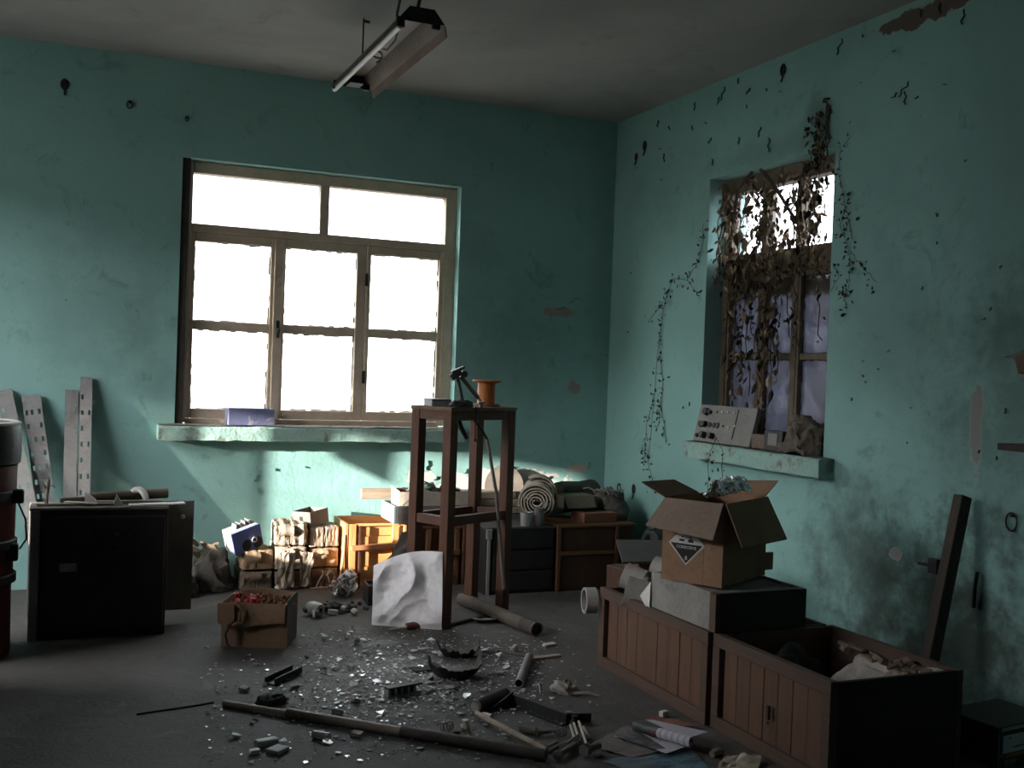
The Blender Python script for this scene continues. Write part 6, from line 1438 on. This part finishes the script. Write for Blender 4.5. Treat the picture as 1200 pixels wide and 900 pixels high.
ax = Vector((B.x-A.x, B.y-A.y, 0)); pn = Vector((-ax.y, ax.x, 0)).normalized()
def rollfn(u, v):
    p = ax*u; a = v*3.9
    if a < 2.6: q = pn*(-0.022*math.sin(a)*0.9+0.02) + Vector((0,0,0.020-0.020*math.cos(a)))*1.0
    else: q = pn*(0.02-0.022*math.sin(2.6)*0.9 + (a-2.6)*0.085) + Vector((0,0,0.0375-(a-2.6)*0.016+0.01*u*(a-2.6)))
    return p+q
G().grid(16, 24, rollfn, 0.0015).put('pages', M_page2, t, smooth=True)
G().grid(16, 8, lambda u, v: ax*(0.02+0.96*u)+pn*(0.02-0.016*math.sin(v*5))+Vector((0,0,0.016-0.013*math.cos(v*5))), 0.001).put('inner_pages', mat('dark_inner',(0.06,0.06,0.065),(0.045,0.045,0.05),9,0.7), t, smooth=True)
G().grid(3, 6, lambda u, v: ax*(0.34+0.05*u)+pn*(0.02-0.0235*math.sin(v*1.5+0.4)*0.9)+Vector((0,0,0.020-0.0215*math.cos(v*1.5+0.4))), 0.0006).put('red_band', mat('magazine_red',(0.35,0.06,0.09),(0.28,0.05,0.07),9,0.5,0), t)
sheet4('red_strip','reddish strip of card lying behind the rolled magazine','card',[(745,850),(760,856),(818,855),(766,842)],M_redbox,(0.006,0.006,0.016,0.010),seed=4)
tag(G().cbox((0,0,0.011),(0.035,0.022,0.02),(0,0,0.3)).put('white_eraser', M_white, None, bevel=0.003), 'small white block on the floor behind the reddish strip', 'block', loc=(*fl(778,840)[:2],0.001))
tag(G().tube([(0,0,0.009),(0.025,0.015,0.012),(0.055,0.02,0.009)], [0.010,0.012,0.010], 8).put('card_curl', M_bone, None, smooth=True), 'pale curl of card right of the blue glossy page', 'card', loc=(*fl(834,888)[:2],0.001))
sheet4('beige_card','crumpled beige card at the bottom edge beside the near bin','card',[(836,908),(885,915),(893,890),(850,890)],M_cream,(0.003,0.003,0.012,0.01),seed=6,wave=0.012)
tag(cloth_lump('leaf_tangle','x','scrap',(0,0,0),(0.11,0.08,0.03),mat('dark_scrap_mix',(0.06,0.05,0.045)),8.3,0.014,14,fold=34), 'dark tangle of wire and leaves on the pale end of the pole', 'scrap', loc=(*fl(318,824)[:2],0.0))
tag(G().tube([(0,0,0.003)]+[(*(fl(u,v)-fl(160,838))[:2],0.003) for u,v in ((185,834),(215,830),(250,824))], 0.003, 5).put('dark_wire', M_black, None), 'thin dark wire lying on the bare floor left of the pole', 'wire', loc=(*fl(160,838)[:2],0.0))

# ------------------------------------------------------------------ broken glass and grit all over the middle of the floor
m, nt, b, out = newmat('broken_glass'); v = coords(nt)
nt.links.new(mixc(nt, ramp(nt, nz(nt, v, 30, 2), 0.4, 0.6), (0.80,0.83,0.85), (0.58,0.61,0.63)), b.inputs['Base Color']); b.inputs['Roughness'].default_value = 0.12; b.inputs['Specular IOR Level'].default_value = 1.0; M_gl = m
M_chip = mat('pale_plaster_chip', (0.42,0.40,0.37), (0.30,0.285,0.265), 20, 0.85, 0.2)
gr = random.Random(99); kinds = []
for k in range(8):
    n = gr.choice((3,4,4,5)); a0 = gr.uniform(0,6); pts = [(math.cos(a0+2*pi*i/n+gr.uniform(-.4,.4))*gr.uniform(.5,1)*0.020, math.sin(a0+2*pi*i/n+gr.uniform(-.4,.4))*gr.uniform(.35,1)*0.020, 0) for i in range(n)]
    g = G(); g.prism(pts, (0,0,0.003)); kinds.append(g.mesh('glass_shard', M_gl))
ck = []
for k in range(4):
    g = G(); g.cbox((0,0,0),(0.030,0.019,0.010)).jit(0.004); ck.append(g.mesh('plaster_chip', M_chip))
def spot():
    r = gr.random()
    if r < 0.55: u, v = gr.gauss(455,62), gr.gauss(806,27)
    elif r < 0.8: u, v = gr.uniform(230,640), gr.uniform(745,895)
    elif r < 0.92: u, v = gr.gauss(420,70), gr.gauss(765,18)
    else: u, v = gr.gauss(610,45), gr.gauss(790,40)
    return u, v
taken = []
def free(p, d):
    for q in taken:
        if abs(q[0]-p.x) < d and abs(q[1]-p.y) < d: return False
    return True
ns = nc = 0
for tries in range(4000):
    if ns >= 235 and nc >= 55: break
    u, v = spot()
    if not (150 < u < 690 and 738 < v < 897) or (250 < u < 350 and v < 768) or (v < 745 and u > 430): continue
    p = fl(u, v)
    if not free(p, 0.030): continue
    shard = gr.random() < 0.81
    if shard and ns >= 235 or (not shard and nc >= 55): continue
    s = gr.choice((0.5,0.6,0.7,0.85,1.0,1.5))*0.8
    rx, ry = gr.gauss(0,0.16), gr.gauss(0,0.16)
    o = bpy.data.objects.new('glass_shard' if shard else 'plaster_chip', gr.choice(kinds if shard else ck)); COL.objects.link(o)
    o.scale = (s,)*3; o.rotation_euler = (rx, ry, gr.uniform(0,6.28)); o.location = (p.x, p.y, (0.0015+0.019*s*(abs(rx)+abs(ry))*0.85) if shard else 0.006*s+0.002)
    o['label'] = 'small glinting shard of glass scattered on the dark floor' if shard else 'small pale chip of plaster scattered among the glass shards'
    o['category'] = 'shard' if shard else 'chip'; o['group'] = 'glass shards on the floor' if shard else 'plaster chips on the floor'
    taken.append((p.x, p.y)); ns += shard; nc += (not shard)
g = G(); g2 = G()
for k in range(2600):
    u, v = spot()
    if not (120 < u < 700 and 735 < v < 899) or (250 < u < 350 and v < 768): continue
    p = fl(u, v); s = gr.uniform(0.002,0.008)
    n = 3; a = gr.uniform(0,6); tz = gr.uniform(-.35,.35)
    P = [Vector((p.x+s*math.cos(a+2.1*i), p.y+s*math.sin(a+2.1*i)*0.8, 0.002+s*(0.5+tz*math.cos(2.1*i)))) for i in range(3)]
    (g if gr.random() < 0.6 else g2).prism(P, (0,0,0.002))
stuff(tag(g.put('glass_grit', M_gl, None), 'fine splinters of glass strewn over the middle of the floor', 'glass'))
stuff(tag(g2.put('plaster_grit', M_chip, None), 'fine pale grit of plaster strewn over the middle of the floor', 'grit'))
